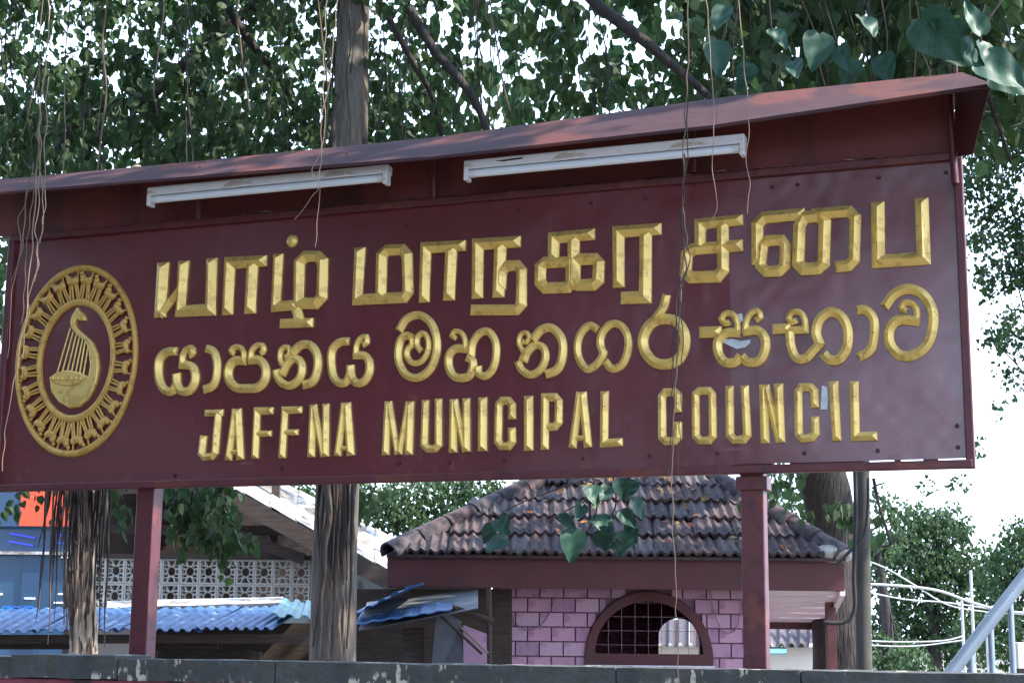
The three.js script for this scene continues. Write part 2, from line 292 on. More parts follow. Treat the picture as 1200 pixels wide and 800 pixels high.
// ---- raised letters: prismatic strokes, a ridge down the middle, hipped ends
function strokeGeo(pts, wid, closed, k) {
  const n = pts.length, base = 0.013 + k * 0.0005, L = [], R = [], C = [];
  const sub = (a, b) => [a[0] - b[0], a[1] - b[1]], nrm = a => { const l = Math.hypot(a[0], a[1]) || 1; return [a[0] / l, a[1] / l]; };
  for (let i = 0; i < n; i++) {
    const p = pts[i], a = closed || i ? nrm(sub(p, pts[(i - 1 + n) % n])) : null, b = closed || i < n - 1 ? nrm(sub(pts[(i + 1) % n], p)) : null;
    const d0 = a || b, d1 = b || a, m = nrm([-(d0[1] + d1[1]), d0[0] + d1[0]]), c = Math.max(0.5, m[0] * -d0[1] + m[1] * d0[0]), h = wid[i] / 2 / c;
    L.push([p[0] + m[0] * h, p[1] + m[1] * h]); R.push([p[0] - m[0] * h, p[1] - m[1] * h]);
    let q = p.slice();
    if (!a) { const l = Math.hypot(...sub(pts[1], p)), s = Math.min(wid[i] / 2, l * 0.85); q = [p[0] + b[0] * s, p[1] + b[1] * s]; }
    if (!b) { const l = Math.hypot(...sub(pts[n - 2], p)), s = Math.min(wid[i] / 2, l * 0.85); q = [p[0] - a[0] * s, p[1] - a[1] * s]; }
    C.push([q[0], q[1], base + Math.min(0.027, wid[i] * 0.5)]);
  }
  const o = [], T = (a, b, c) => o.push(...a, ...b, ...c), top = p => [p[0], p[1], base], bot = p => [p[0], p[1], -0.004];
  const S2 = closed ? n : n - 1;
  for (let i = 0; i < S2; i++) {
    const j = (i + 1) % n;
    T(top(R[i]), top(R[j]), C[j]); T(top(R[i]), C[j], C[i]); T(C[i], C[j], top(L[j])); T(C[i], top(L[j]), top(L[i]));
    T(bot(R[i]), bot(R[j]), top(R[j])); T(bot(R[i]), top(R[j]), top(R[i])); T(top(L[i]), top(L[j]), bot(L[j])); T(top(L[i]), bot(L[j]), bot(L[i]));
  }
  if (!closed) for (const i of [0, n - 1]) {
    const A = i ? L[i] : R[i], B = i ? R[i] : L[i];
    T(top(B), top(A), C[i]); T(bot(B), bot(A), top(A)); T(bot(B), top(A), top(B));
  }
  const g = new THREE.BufferGeometry(); g.setAttribute('position', new THREE.Float32BufferAttribute(o, 3));
  return toCreasedNormals(g, 0.45);
}
const CROP = { A: [170, 260, 5], B: [400, 240, 5], C: [610, 230, 5], D: [790, 220, 3.636], E: [170, 370, 4.286], F: [450, 350, 4.8], G: [660, 340, 4.8], H: [810, 320, 3.871], I: [220, 450, 4.615], J: [440, 440, 4], K: [740, 430, 4] };
function letter(crop, ...strokes) {
  const [x0, y0, s] = CROP[crop], geos = [];
  strokes.forEach(([type, w, text], k) => {
    let p = text.split(' ').map(q => q.split(',').map(Number)).map(q => [x0 + q[0] / s, y0 + q[1] / s]);
    const closed = type.includes('o');
    if (type.includes('c')) {                                               // a curve through the points
      const cv = new THREE.CatmullRomCurve3(p.map(q => V(q[0], q[1], 0)), closed, 'centripetal'), m = Math.max(8, Math.round(cv.getLength() / 3.2));
      p = cv.getSpacedPoints(m).map(q => [q.x, q.y]); if (closed) p.pop();
    }
    const n = p.length, uv = [], wd = [];
    for (let i = 0; i < n; i++) {
      const a = p[closed ? (i - 1 + n) % n : Math.max(0, i - 1)], b = p[closed ? (i + 1) % n : Math.min(n - 1, i + 1)], l = Math.hypot(b[0] - a[0], b[1] - a[1]) || 1;
      const nx = -(b[1] - a[1]) / l * w / s / 2, ny = (b[0] - a[0]) / l * w / s / 2;
      const q = S(p[i][0], p[i][1]), e = S(p[i][0] + nx, p[i][1] + ny), f = S(p[i][0] - nx, p[i][1] - ny);
      uv.push([q.x, q.y]); wd.push(Math.hypot(e.x - f.x, e.y - f.y));
    }
    geos.push(strokeGeo(uv, wd, closed, k));
  });
  return mesh('letter', geos, M.gold, sign);
}
// first line
letter('A', ['p', 68, '113,240 93,562'], ['p', 46, '88,552 215,395'], ['p', 62, '233,230 213,526 390,517 398,216']);
letter('A', ['p', 64, '488,548 502,244 718,230'], ['p', 66, '620,540 636,236']);
{
  const a = letter('A', ['p', 58, '786,190 772,498 905,488'], ['po', 64, '905,478 910,240 945,205 1015,203 1047,235 1042,440 1005,480'], ['p', 58, '888,500 915,594'], ['p', 54, '797,598 990,592']);
  const q = S(343, 282.6), r = S(349.5, 282.6).x - q.x, dg = new THREE.SphereGeometry(1, 24, 12, 0, Math.PI * 2, 0, Math.PI / 2).rotateX(Math.PI / 2).scale(r, 0.031, 0.022).translate(q.x, q.y, 0.004);
  mesh('letter_dot', dg, M.gold, sign);
}
letter('B', ['p', 64, '115,252 100,558 372,545 396,512 390,300 362,265 275,268 242,300 236,556']);
letter('B', ['p', 62, '490,574 500,254 733,241'], ['p', 68, '635,563 650,246']);
letter('B', ['p', 66, '802,552 805,234 1055,218'], ['p', 70, '925,546 938,226'], ['p', 62, '938,500 945,395 975,362 1035,358 1062,390 1060,585 1030,618 764,619']);
letter('C', ['p', 66, '197,380 200,247 440,224'], ['p', 70, '316,234 315,552'], ['po', 66, '300,388 150,391 122,418 120,507 150,541 280,536 302,510'], ['po', 68, '322,374 440,370 464,397 460,495 430,521 345,523 322,498']);
letter('C', ['p', 68, '580,537 578,212 830,194'], ['p', 72, '738,206 735,594 593,598']);
letter('D', ['p', 46, '114,270 114,157 296,138'], ['p', 50, '210,148 212,352 188,380 75,384 52,364 57,285 85,264 296,247']);
letter('D', ['p', 50, '358,330 357,160 385,130 560,114'], ['po', 46, '380,246 402,228 460,226 477,250 474,335 450,357 396,359 371,335'], ['po', 52, '537,165 556,128 620,122 645,150 640,325 615,346 555,349 531,325'], ['p', 48, '590,116 748,103 775,130 770,310 745,334 690,340']);
letter('D', ['p', 58, '870,62 873,316 1066,303 1057,46']);
// second line
letter('E', ['c', 42, '165,180 115,184 78,220 72,300 92,360 120,382 145,376 160,350'], ['c', 42, '162,290 166,345 188,380 225,378 252,340 256,290 238,255 175,246'], ['c', 30, '192,246 194,205 212,172 240,164 244,190 226,202']);
letter('E', ['c', 40, '310,165 345,178 363,220 362,310 342,355 297,372']);
letter('E', ['c', 44, '515,228 455,228 426,262 426,322 462,362 515,366 570,362 606,322 608,262 580,225 525,224'], ['c', 28, '500,236 500,185 480,160 450,162 438,182 455,192'], ['c', 28, '535,236 541,178 565,152 595,152 598,180 582,192']);
letter('E', ['c', 40, '690,300 716,250 748,216 782,228 792,272 774,325 730,352 690,337 668,300 664,270'], ['c', 26, '712,262 690,240 682,200 694,166 718,158 732,178 722,204 704,210'], ['c', 42, '738,196 790,148 835,150 868,198 870,270 845,332 795,350']);
letter('E', ['c', 40, '1030,130 985,134 945,172 940,250 955,315 985,340 1010,336 1032,300 1035,248'], ['c', 40, '1036,250 1042,308 1065,338 1100,334 1128,290 1130,232 1110,204 1050,200'], ['c', 28, '1062,202 1066,152 1086,118 1114,106 1118,134 1096,150']);
letter('F', ['c', 44, '88,185 130,118 200,94 262,130 298,215 298,310 262,400 195,446 130,430 90,360 86,285 105,224 140,210 164,226'], ['c', 32, '160,224 160,262 138,285 134,325 168,364 216,354 250,300 252,230 225,196 195,216 190,262 215,298']);
letter('F', ['c', 46, '475,286 405,284 371,322 371,390 402,440 478,440 502,395 500,346 468,330'], ['c', 28, '462,290 460,232 440,194 406,184 388,210 412,226'], ['c', 42, '494,330 505,250 545,196 590,186 630,240 634,330 610,408 570,438 536,418 534,378']);
letter('F', ['c', 42, '790,358 815,300 860,262 900,276 914,330 885,400 830,430 780,402 757,352'], ['c', 26, '772,352 800,296 850,252'], ['c', 26, '786,296 764,252 774,206 804,192 822,214 802,250 780,240'], ['c', 48, '840,238 890,178 945,166 1000,220 1010,310 980,400 912,428']);
letter('G', ['c', 42, '200,226 158,200 110,236 84,310 95,390 140,446 190,420 225,372 232,340'], ['c', 42, '230,362 212,290 235,226 285,190 335,206 368,270 365,350 330,425 280,444 240,400']);
letter('G', ['co', 58, '575,164 640,178 684,240 688,310 655,388 590,418 520,408 466,350 452,282 480,212 525,174'], ['c', 46, '585,28 568,95 520,165 462,232']);
letter('G', ['p', 62, '770,240 895,235'], ['c', 52, '1000,242 920,244 876,286 876,350 912,405 970,408 1005,370'], ['c', 52, '1005,372 1040,405 1105,400 1138,340 1138,272 1100,230 1015,237'], ['c', 34, '985,252 985,192 958,138 915,136 896,170 920,190 942,180'], ['c', 34, '1026,244 1035,178 1062,132 1100,120 1112,154 1086,174']);
letter('H', ['p', 46, '372,256 455,252'], ['p', 34, '430,262 536,258'], ['c', 28, '522,268 516,208 496,180 460,182 446,210 464,224 484,214'], ['c', 40, '450,262 456,332 482,388 520,390 560,350 592,318'], ['c', 44, '590,332 570,270 590,208 640,178 690,205 714,270 705,350 670,394 630,394 602,365']);
letter('H', ['c', 42, '752,172 790,168 828,205 832,290 815,350 760,385']);
letter('H', ['c', 46, '878,158 925,98 985,74 1050,96 1095,165 1098,250 1070,330 1010,374 950,374 906,325 902,262 936,218 1040,220'], ['c', 28, '1026,228 1025,165 1000,138 966,140 958,165 982,172']);
// third line
letter('I', ['p', 36, '97,159 198,156'], ['p', 38, '172,146 153,370 135,392 95,395 80,375 92,280']);
letter('I', ['p', 38, '264,135 224,413'], ['p', 40, '276,135 290,410'], ['p', 26, '236,370 288,366']);
letter('I', ['p', 37, '368,404 380,147 468,145'], ['p', 32, '376,270 458,268']);
letter('I', ['p', 37, '514,401 530,143 623,140'], ['p', 32, '524,263 602,261']);
letter('I', ['p', 40, '672,396 685,112'], ['p', 38, '750,394 752,108'], ['p', 34, '688,114 740,393']);
letter('I', ['p', 38, '854,103 814,390'], ['p', 42, '866,102 886,388'], ['p', 25, '832,350 880,348']);
letter('J', ['p', 34, '51,374 64,122'], ['p', 36, '160,372 168,122'], ['p', 28, '68,124 108,370'], ['p', 28, '161,124 116,370']);
letter('J', ['p', 34, '239,116 232,325 250,344 282,344 299,325 299,110']);
letter('J', ['p', 38, '367,362 371,112'], ['p', 36, '430,358 430,108'], ['p', 32, '374,114 426,357']);
letter('J', ['p', 42, '505,355 507,103']);
letter('J', ['p', 36, '644,206 645,140 628,119 598,119 582,140 578,310 595,332 628,332 645,310 643,245']);
letter('J', ['p', 43, '722,353 722,97']);
letter('J', ['p', 37, '797,348 799,104 846,102 863,122 862,220 845,240 804,242']);
letter('J', ['p', 36, '963,78 927,341'], ['p', 38, '974,78 1000,338'], ['p', 24, '940,295 990,293']);
letter('J', ['p', 38, '1078,75 1075,318 1162,312']);
letter('K', ['p', 37, '222,213 222,135 205,119 162,120 147,140 148,330 165,348 205,348 222,330 222,258']);
letter('K', ['po', 36, '304,130 322,114 365,112 382,130 385,325 368,345 325,345 306,325']);
letter('K', ['p', 38, '463,90 465,320 485,342 528,342 546,320 534,88']);
letter('K', ['p', 42, '623,84 630,359'], ['p', 44, '692,80 702,355'], ['p', 36, '632,86 698,352']);
letter('K', ['p', 38, '863,192 860,115 842,95 800,97 785,118 788,318 805,336 848,332 866,312 864,233']);
letter('K', ['p', 43, '951,68 966,348']);
letter('K', ['p', 42, '1047,68 1052,328 1155,324']);

// ---- oval medallion: two rings, a circle of animal figures, the harp
{
  const c = S(89.5, 422), ru = (S(161, 417).x - S(18, 429).x) / 2, rv = (S(97, 309).y - S(80, 535).y) / 2;
  const med = new THREE.Group(); med.name = 'medallion'; med.position.set(c.x, c.y, 0); sign.add(med);
  const ring = (r0, r1, h) => {                                             // half-round oval ring
    const n = 96, m = 8, pos = [], idx = [];
    for (let i = 0; i < n; i++) for (let j = 0; j <= m; j++) {
      const a = i / n * Math.PI * 2, t = j / m * Math.PI, r = (r0 + r1) / 2 - Math.cos(t) * (r1 - r0) / 2, z = Math.sin(t) * h + (j === 0 || j === m ? -0.002 : 0.006);
      pos.push(Math.cos(a) * r * ru, Math.sin(a) * r * rv, z);
      if (j < m) { const A = i * (m + 1) + j, B = ((i + 1) % n) * (m + 1) + j; idx.push(A, A + 1, B, B, A + 1, B + 1); }
    }
    const g = new THREE.BufferGeometry(); g.setAttribute('position', new THREE.Float32BufferAttribute(pos, 3)); g.setIndex(idx); g.computeVertexNormals(); return g;
  };
  mesh('ring', ring(0.925, 1.0, 0.016), M.goldDull, med);
  mesh('ring', ring(0.565, 0.645, 0.014), M.goldDull, med);
  // figures stand on the inner ring, legs inwards, back to the outer ring
  const N = 24, fig = (() => {
    const g = [], w = 0.052;
    const blob = (x, y, rx, ry, rz) => g.push(new THREE.SphereGeometry(1, 12, 8).scale(rx, ry, rz).translate(x, y, 0.010));
    for (const x of [-0.02, -0.007, 0.012, 0.022]) g.push(bar(V(x * 1.05, -0.075, 0.006), V(x * 0.8, 0.002, 0.010), 0.0042, 6, 0.0052));
    blob(0, 0.012, 0.030, 0.020, 0.014); blob(-0.018, 0.028, 0.013, 0.018, 0.012); blob(0.018, 0.022, 0.012, 0.014, 0.013);
    g.push(bar(V(-0.022, 0.03, 0.008), V(-0.027, 0.062, 0.006), 0.0048, 6, 0.004), bar(V(0.02, 0.025, 0.008), V(0.026, 0.06, 0.006), 0.0046, 6, 0.004));
    blob(-0.030, 0.046, 0.007, 0.011, 0.008);
    return mergeGeometries(g.map(q => { q = q.toNonIndexed(); return q; }));
  })();
  const figG = uvBox(fig); figG.userData.done = true;
  for (let i = 0; i < N; i++) {
    const a = (i + 0.5) / N * Math.PI * 2, r = 0.80, f = mesh('animal_figure', figG, M.goldDull, med);
    const x = Math.cos(a) * r * ru, y = Math.sin(a) * r * rv, nx = Math.cos(a) / ru, ny = Math.sin(a) / rv;
    f.position.set(x, y, 0.002); f.rotation.z = Math.atan2(ny, nx) * 0.35 + a * 0.65 - Math.PI / 2 + (Math.abs(Math.atan2(ny, nx) - a) > 3 ? Math.PI * 2 * 0.35 : 0);
    const rad = Math.hypot(Math.cos(a) * ru, Math.sin(a) * rv); f.scale.set(1.15, rad / 0.46 * 0.98, 1.2);
  }
  const hp = t => t.split(' ').map(q => q.split(',').map(Number)).map(([x, y]) => { const p = S(40 + x / 5.33, 340 + y / 5.33); return new THREE.Vector2(p.x - c.x, p.y - c.y); });
  const body = hp('108,548 120,640 165,700 230,738 290,730 350,680 395,590 413,480 405,400 375,330 320,280 278,242 264,208 274,180 296,192 328,192 330,174 318,150 292,132 280,110 268,130 246,165 237,205 244,240 280,285 330,320 352,375 362,470 350,545 300,518 220,501 150,518');
  const hg = new THREE.ExtrudeGeometry(new THREE.Shape(body), { depth: 0.012, bevelEnabled: true, bevelThickness: 0.010, bevelSize: 0.006, bevelOffset: -0.005, bevelSegments: 3, curveSegments: 4 });
  const harp = mesh('harp', hg, M.gold, med);
  // ribbing on the bowl and the scaled arm
  const arm = hp('395,590 400,540 402,490 398,440 392,400 380,365 362,335');
  arm.forEach(p => { const g = new THREE.TorusGeometry(0.016, 0.003, 6, 12, Math.PI).rotateX(-0.2).translate(p.x - 0.012, p.y, 0.018); mesh('band', g, M.gold, med); });
  const lip = hp('112,552 160,585 230,598 300,580 345,548').map(p => V(p.x, p.y, 0.022));
  mesh('rim_line', tube(lip, 0.004, 6), M.goldDull, med);
  const top = hp('234,240 252,262 272,280 292,294 312,306 328,322 346,356'), bot = hp('148,540 180,538 210,540 237,541 264,543 290,546 314,548'), peg = hp('138,557 168,557 195,557 221,557 250,557 280,557 308,557');
  top.forEach((p, i) => { mesh('string', bar(V(p.x, p.y, 0.014), V(bot[i].x, bot[i].y, 0.016), 0.0038, 6), M.gold, med); mesh('peg', new THREE.SphereGeometry(0.0075, 10, 8).translate(peg[i].x, peg[i].y, 0.024), M.gold, med); });
}

// ---- the hood over the board
{
  const topE = [[-40, 214], [240, 188], [500, 162], [840, 115], [1128, 85]].map(([x, y]) => S(x, y, -0.02));
  const lowE = [[-40, 228], [240, 205], [500, 184], [840, 146], [1163, 98]].map(([x, y]) => S(x, y, 0.30));
  for (let i = 0; i < 4; i++) {
    const d = V(i % 2 ? 0 : 0, i % 2 ? 0.0015 : 0, 0);
    mesh('hood_sheet', slab([lowE[i], lowE[i + 1], topE[i + 1], topE[i]].map(p => p.clone().add(d)), 0.003), M.hood, sign);
    mesh('drip_edge', beam(lowE[i].clone().add(V(0, -0.006, -0.004)), lowE[i + 1].clone().add(V(0, -0.006, -0.004)), 0.010, 0.012), M.hood, sign);
  }
  const e = [S(1162, 100, 0.295), S(1141, 181, 0.16), S(1119, 184, -0.02), S(1121, 88, -0.02)];
  mesh('end_plate', slab(e, 0.003), M.maroon, sign);
  const bt = topE[4].y - 0.035, ur = S(1119, 150).x, ul = S(-40, 250).x;
  mesh('back_board', slab([V(ul, vT + 0.052, -0.035), V(ur, vT + 0.05, -0.035), V(ur, bt, -0.025), V(S(840, 130).x, S(840, 124).y, -0.025), V(ul, S(-40, 222).y, -0.025)], 0.003), M.backBoard, sign);
  for (const [px, y0, y1] of [[233, 262, 196], [508, 240, 176], [813, 200, 132]]) mesh('hood_strut', bar(S(px, y0, 0.01), S(px, y1, 0.02), 0.011, 10), M.maroon, sign);
  // twigs and litter caught in the slot above the board
  const lit = []; for (let i = 0; i < 80; i++) { const u = rr(ul + 0.1, ur - 0.03), a = rr(-0.5, 0.5), l = rr(0.02, 0.07); lit.push(bar(V(u, vT + 0.04 + rr(-0.002, 0.007), -0.02 + rr(-0.01, 0.02)), V(u + Math.cos(a) * l, vT + 0.043 + Math.sin(a) * l * 0.25, -0.02 + rr(-0.01, 0.02)), rr(0.0025, 0.006), 5)); }
  tag(mesh('leaf_litter', lit, M.dark, sign), null, null, null, 'stuff');
  mesh('rod', bar(S(1121, 87, -0.02), S(1121, 52, -0.02), 0.006, 8), M.maroon, sign);
}
// ---- the two tube lamps under the hood (not lit)
function tubeLamp(x0, x1, yTop, label, worn) {
  const a = S(x0, yTop[0], 0.2), b = S(x1, yTop[1], 0.2), L = 1.2, c = V((a.x + b.x) / 2, (a.y + b.y) / 2, 0.2);
  const g = thing('tube_lamp', toWorld(c), SIGN_TURN, label, 'lamp', 'tube lamps under the hood');
  g.rotation.z = 0; const w = (b.x - a.x);
  mesh('housing', rbox(w, 0.040, 0.055, 0, -0.02, 0, 0.005), M.white, g);
  mesh('tube', bar(V(-w / 2 + 0.03, -0.058, 0.012), V(w / 2 - 0.03, -0.058, 0.012), 0.0165, 16), M.glassTube, g);
  for (const s of [-1, 1]) { mesh('lamp_holder', rbox(0.02, 0.052, 0.046, s * (w / 2 - 0.011), -0.0625, 0.008, 0.004), M.white, g); mesh('tube_cap', bar(V(s * (w / 2 - 0.05), -0.058, 0.012), V(s * (w / 2 - 0.022), -0.058, 0.012), 0.0172, 14), M.white, g); }
  for (const s of [-0.3, 0.32]) mesh('bracket', bar(V(s * w, 0.0, 0), V(s * w, 0.09, -0.02), 0.006, 8), M.maroon, g);
  if (worn) { mesh('rust_hole', slab([[-0.46, -0.017], [-0.38, -0.013], [-0.33, -0.012], [-0.34, -0.019], [-0.42, -0.022]].map(([x, y]) => V(x, y, 0.0284)), 0.001), M.dark, g); }
}
tubeLamp(176, 457, [219.5, 195.5], 'white tube lamp under the hood above the first words of the sign', false);
tubeLamp(546, 874, [191, 157], 'rust-stained white tube lamp under the hood with a dark slot in its housing', true);

// ---------------------------------------------------------------- the wall in front
{
  const g = thing('boundary_wall', SBASE, SIGN_TURN, 'weathered boundary wall with lichen-flecked dark coping below the sign', 'wall');
  const h = EYE - 0.13, n1 = 0.32;
  const jag = (x0, x1, y0, y1, z0, z1, s) => { const q = new THREE.BoxGeometry(x1 - x0, y1 - y0, z1 - z0, Math.round((x1 - x0) * 24), 3, 6).translate((x0 + x1) / 2, (y0 + y1) / 2, (z0 + z1) / 2), p = q.attributes.position;
    for (let i = 0; i < p.count; i++) { const x = p.getX(i), y = p.getY(i), z = p.getZ(i); p.setY(i, y + 0.010 * (fbm(x / 4 + 3, z / 4 + 3, 32, 3, s) - 0.5)); p.setZ(i, z + 0.012 * (fbm(x / 4 + 3, y / 4 + 3, 32, 3, s + 9) - 0.5)); }
    q.computeVertexNormals(); return q; };
  const s0 = S(18, 775, n1).x, s1 = S(136, 775, n1).x;
  let x = -5.2, k = 0;
  for (const x1 of [s0 - 0.01, s1 + 0.01, -0.9, 0.55, 1.25, 3.2]) { const raised = k === 1; mesh('coping_stone', jag(x, x1 - 0.006, h - 0.09 - (raised ? -0.005 : 0), h + (raised ? 0.012 : 0), 0.06, n1 + (raised ? 0.02 : 0), 60 + k), M.coping, g); x = x1; k++; }
  mesh('wall_face', box(8.4, h - 0.092, 0.2, -1.0, (h - 0.092) / 2, 0.19), M.pinkPlaster, g);
}

// ---------------------------------------------------------------- foliage
function leafShape(len, wid, tip) {                                          // pointed heart leaf, hanging along -y from its stalk, folded at the midrib
  const o = [[0, 0], [0.30, 0.04], [0.5, -0.22], [0.44, -0.5], [0.24, -0.76], [0.06, -0.9], [0, -1 - tip]], pos = [];
  for (const s of [-1, 1]) for (let i = 0; i < o.length - 1; i++) {
    const A = [o[i][0] * s * wid, o[i][1] * len, Math.abs(o[i][0]) * wid * 0.35], B = [o[i + 1][0] * s * wid, o[i + 1][1] * len, Math.abs(o[i + 1][0]) * wid * 0.35];
    const m = -0.45 * len, z0 = -0.02 * len; if (i === 0) { pos.push(0, 0, 0, ...A.map((v, q) => v), ...B); pos.push(0, 0, 0, ...B, 0, m, z0); } else pos.push(0, m, z0, ...A, ...B);
  }
  const g = new THREE.BufferGeometry(); g.setAttribute('position', new THREE.Float32BufferAttribute(pos, 3)); g.computeVertexNormals(); return g;
}
function spray(n, size, spread, seed0) {                                     // a short twig with n leaves
  const keep = seed; seed = seed0; const out = [];
  for (let i = 0; i < n; i++) {
    const s = size * rr(0.7, 1.2), l = leafShape(s, s * rr(0.72, 0.9), 0.16).applyMatrix4(new THREE.Matrix4().compose(
      V(rr(-1, 1) * spread, rr(-1, 0.6) * spread, rr(-1, 1) * spread), new THREE.Quaternion().setFromEuler(new THREE.Euler(rr(-0.9, 0.9), rr(0, 6.28), rr(-0.6, 0.6))), V(1, 1, 1)));
    out.push(l);
  }
  seed = keep; return mergeGeometries(out);
}
const SPRAYS = [spray(7, 0.085, 0.12, 11), spray(7, 0.085, 0.12, 12), spray(6, 0.09, 0.13, 13)];
const SPRAY_SMALL = [spray(9, 0.06, 0.11, 21), spray(9, 0.06, 0.11, 22)];
const dummy = new THREE.Object3D();
function crown(parent, clumps, geos, material, name = 'crown') {            // clumps: [centre, [rx,ry,rz], count, scale]
  const per = geos.map(() => []);
  for (const [c, r, n, sc] of clumps) for (let i = 0; i < n; i++) {
    let x, y, z; do { x = rr(-1, 1); y = rr(-1, 1); z = rr(-1, 1); } while (x * x + y * y + z * z > 1);
    const R = Array.isArray(r) ? r : [r, r * 0.75, r];
    dummy.position.set(c.x + x * R[0], c.y + y * R[1], c.z + z * R[2]); dummy.rotation.set(rr(-0.4, 0.4), rr(0, 6.28), rr(-0.4, 0.4)); dummy.scale.setScalar(sc * rr(0.75, 1.25)); dummy.updateMatrix();
    per[Math.floor(rnd() * geos.length)].push(dummy.matrix.clone());
  }
  geos.forEach((g, k) => {
    const im = new THREE.InstancedMesh(g, material, per[k].length), col = new THREE.Color();
    per[k].forEach((m, i) => { im.setMatrixAt(i, m); const t = rr(0.65, 1.35), w = rr(0.9, 1.15); im.setColorAt(i, col.setRGB(Math.min(1.5, t * w), t, t * rr(0.8, 1.05))); });
    im.name = name; im.userData.kind = 'stuff'; parent.add(im);
  });
}
const rel = (o, p) => p.clone().sub(o);
// the banyan: trunk, clinging roots, a second root pillar, limbs and the great crown over everything behind the board
{
  const o = at(392, 800, 9); o.y = 0;
  const t = thing('banyan_tree', o, 0, 'banyan tree with grey ropy trunk and hanging roots behind the sign', 'tree');
  const q = (px, py, d) => rel(o, at(px, py, d));
  const b = q(390, 770, 9); b.y = 0;
  mesh('trunk', tube([b, q(391, 770, 9), q(393, 660, 9), q(397, 560, 9), q(402, 400, 9), q(408, 200, 9.1), q(412, 80, 9.2), q(416, -60, 9.3), q(420, -260, 9.5)], [0.16, 0.135, 0.125, 0.12, 0.112, 0.1, 0.1, 0.12], 26, 0.07), M.bark, t);
  for (let i = 0; i < 7; i++) {                                             // roots grown onto the trunk
    const s = rr(-1, 1), x = 394 + s * 22, d = 8.92 - 0.13 * Math.sqrt(1 - s * s * 0.9), y1 = rr(660, 780), y0 = rr(-40, 500);
    const P = []; for (let k = 0; k <= 8; k++) { const y = y0 + (y1 - y0) * k / 8, lean = (600 - y) * 0.03; P.push(q(x + lean + rr(-4, 4), y, d + rr(0, 0.02))); }
    mesh('clinging_root', tube(P, [0.014, 0.018, 0.012, 0.005], 7, 0.1), i % 3 ? M.bark : M.rootDark, t);
  }
  for (let i = 0; i < 30; i++) { const x = rr(378, 412), y0 = rr(500, 560), y1 = rr(610, 700) - Math.abs(x - 395) * 1.6, P = []; let dx = 0; for (let k = 0; k <= 6; k++) { dx += rr(-2.2, 2.2); const f = k / 6, X = x + (395 - x) * f * 0.5 + dx; P.push(q(X, y0 + (y1 - y0) * f, 9 - 0.135 * Math.sqrt(Math.max(0.05, 1 - ((X - 395) / 27) ** 2)))); } mesh('clinging_root', tube(P, [0.009, 0.008, 0.003], 6), rnd() < 0.7 ? M.rootDark : M.root, t); }
  // second pillar of grown-together roots
  const pb = q(98, 770, 8.6); pb.y = 0;
  mesh('prop_root', tube([pb, q(96, 765, 8.6), q(95, 690, 8.6), q(101, 620, 8.6), q(106, 560, 8.6), q(112, 400, 8.6), q(122, 280, 8.7), q(160, 200, 9.2)], [0.085, 0.078, 0.072, 0.068, 0.06, 0.04], 20, 0.2), M.paleBark, t);
  for (let i = 0; i < 30; i++) {
    const x = 84 + rnd() * 48, P = [], y0 = rr(380, 540), y1 = rr(640, 768); let dx = 0; for (let k = 0; k <= 6; k++) { dx += rr(-3, 3); P.push(q(x + dx - k * 1.4, y0 + (y1 - y0) * k / 6, 8.5 + rr(-0.08, 0.05))); }
    mesh('hanging_root', tube(P, [0.008, 0.007, 0.003], 5), i % 3 ? M.rootDark : M.root, t);
  }
  for (let i = 0; i < 18; i++) { const x = rr(56, 94), P = [], y0 = rr(540, 570), y1 = rr(620, 766); let dx = 0; for (let k = 0; k <= 6; k++) { dx += rr(-2, 2); P.push(q(x + dx - k * (94 - x) * 0.06, y0 + (y1 - y0) * k / 6, 8.4 + rr(-0.03, 0.03))); } mesh('hanging_root', tube(P, [0.006, 0.006, 0.002], 5), i % 4 ? M.rootDark : M.root, t); }
  // limbs above
  const limb = (pts, r) => mesh('limb', tube(pts.map(a => q(...a)), r, 9, 0.08), M.darkBark, t);
  limb([[660, -40, 8.4], [700, 5, 8.3], [745, 40, 8.2], [790, 78, 8.2], [830, 112, 8.2]], [0.038, 0.033, 0.03, 0.022]);
  limb([[480, 10, 9.2], [510, 60, 9.1], [540, 95, 9], [560, 125, 9], [575, 170, 9]], [0.03, 0.028, 0.02]);
  limb([[455, 20, 9], [485, 75, 9.1], [505, 110, 9.2], [520, 170, 9.3]], [0.02, 0.018, 0.014]);
  limb([[250, -20, 10], [290, 45, 10], [330, 95, 10.2], [360, 150, 10.2]], [0.03, 0.026, 0.016]);
  limb([[60, 190, 10], [110, 130, 10], [170, 115, 10.2], [230, 60, 10.4], [330, -20, 10.4]], [0.04, 0.035, 0.04]);
  for (let i = 0; i < 70; i++) {                                             // vines hanging through the crown
    const x = rr(-10, 700), d = rr(8.2, 11), P = [], y1 = rr(120, 230), y0 = rr(-60, 30); let dx = 0; for (let k = 0; k <= 5; k++) { dx += rr(-7, 7); P.push(q(x + dx, y0 + (y1 - y0) * k / 5, d)); }
    mesh('vine', tube(P, rr(0.002, 0.006), 5), rnd() < 0.15 ? M.root : M.darkBark, t);
  }
  const cl = [];
  // in view above the hood: dense on one side, opening towards the middle
  for (let i = 0; i < 120; i++) { const x = rr(-60, 480), y = rr(-60, 210), d = rr(9.5, 14); cl.push([q(x, y, d), [0.5, 0.4, 0.5], 12, rr(0.7, 0.95)]); }
  for (let i = 0; i < 44; i++) { const x = rr(420, 860), y = rr(-60, 190), d = rr(9, 12); cl.push([q(x, y, d), [0.42, 0.36, 0.4], 6, rr(0.85, 1.05)]); }
  // hanging below the board on the house side
  for (const [x, y, d, n] of [[200, 590, 9.6, 14], [228, 615, 9.6, 18], [250, 590, 9.8, 14], [262, 625, 9.8, 9], [78, 582, 8.7, 2], [130, 580, 9.5, 5], [430, 585, 11, 7]]) cl.push([q(x, y, d), [0.16, 0.2, 0.14], n, 0.8]);
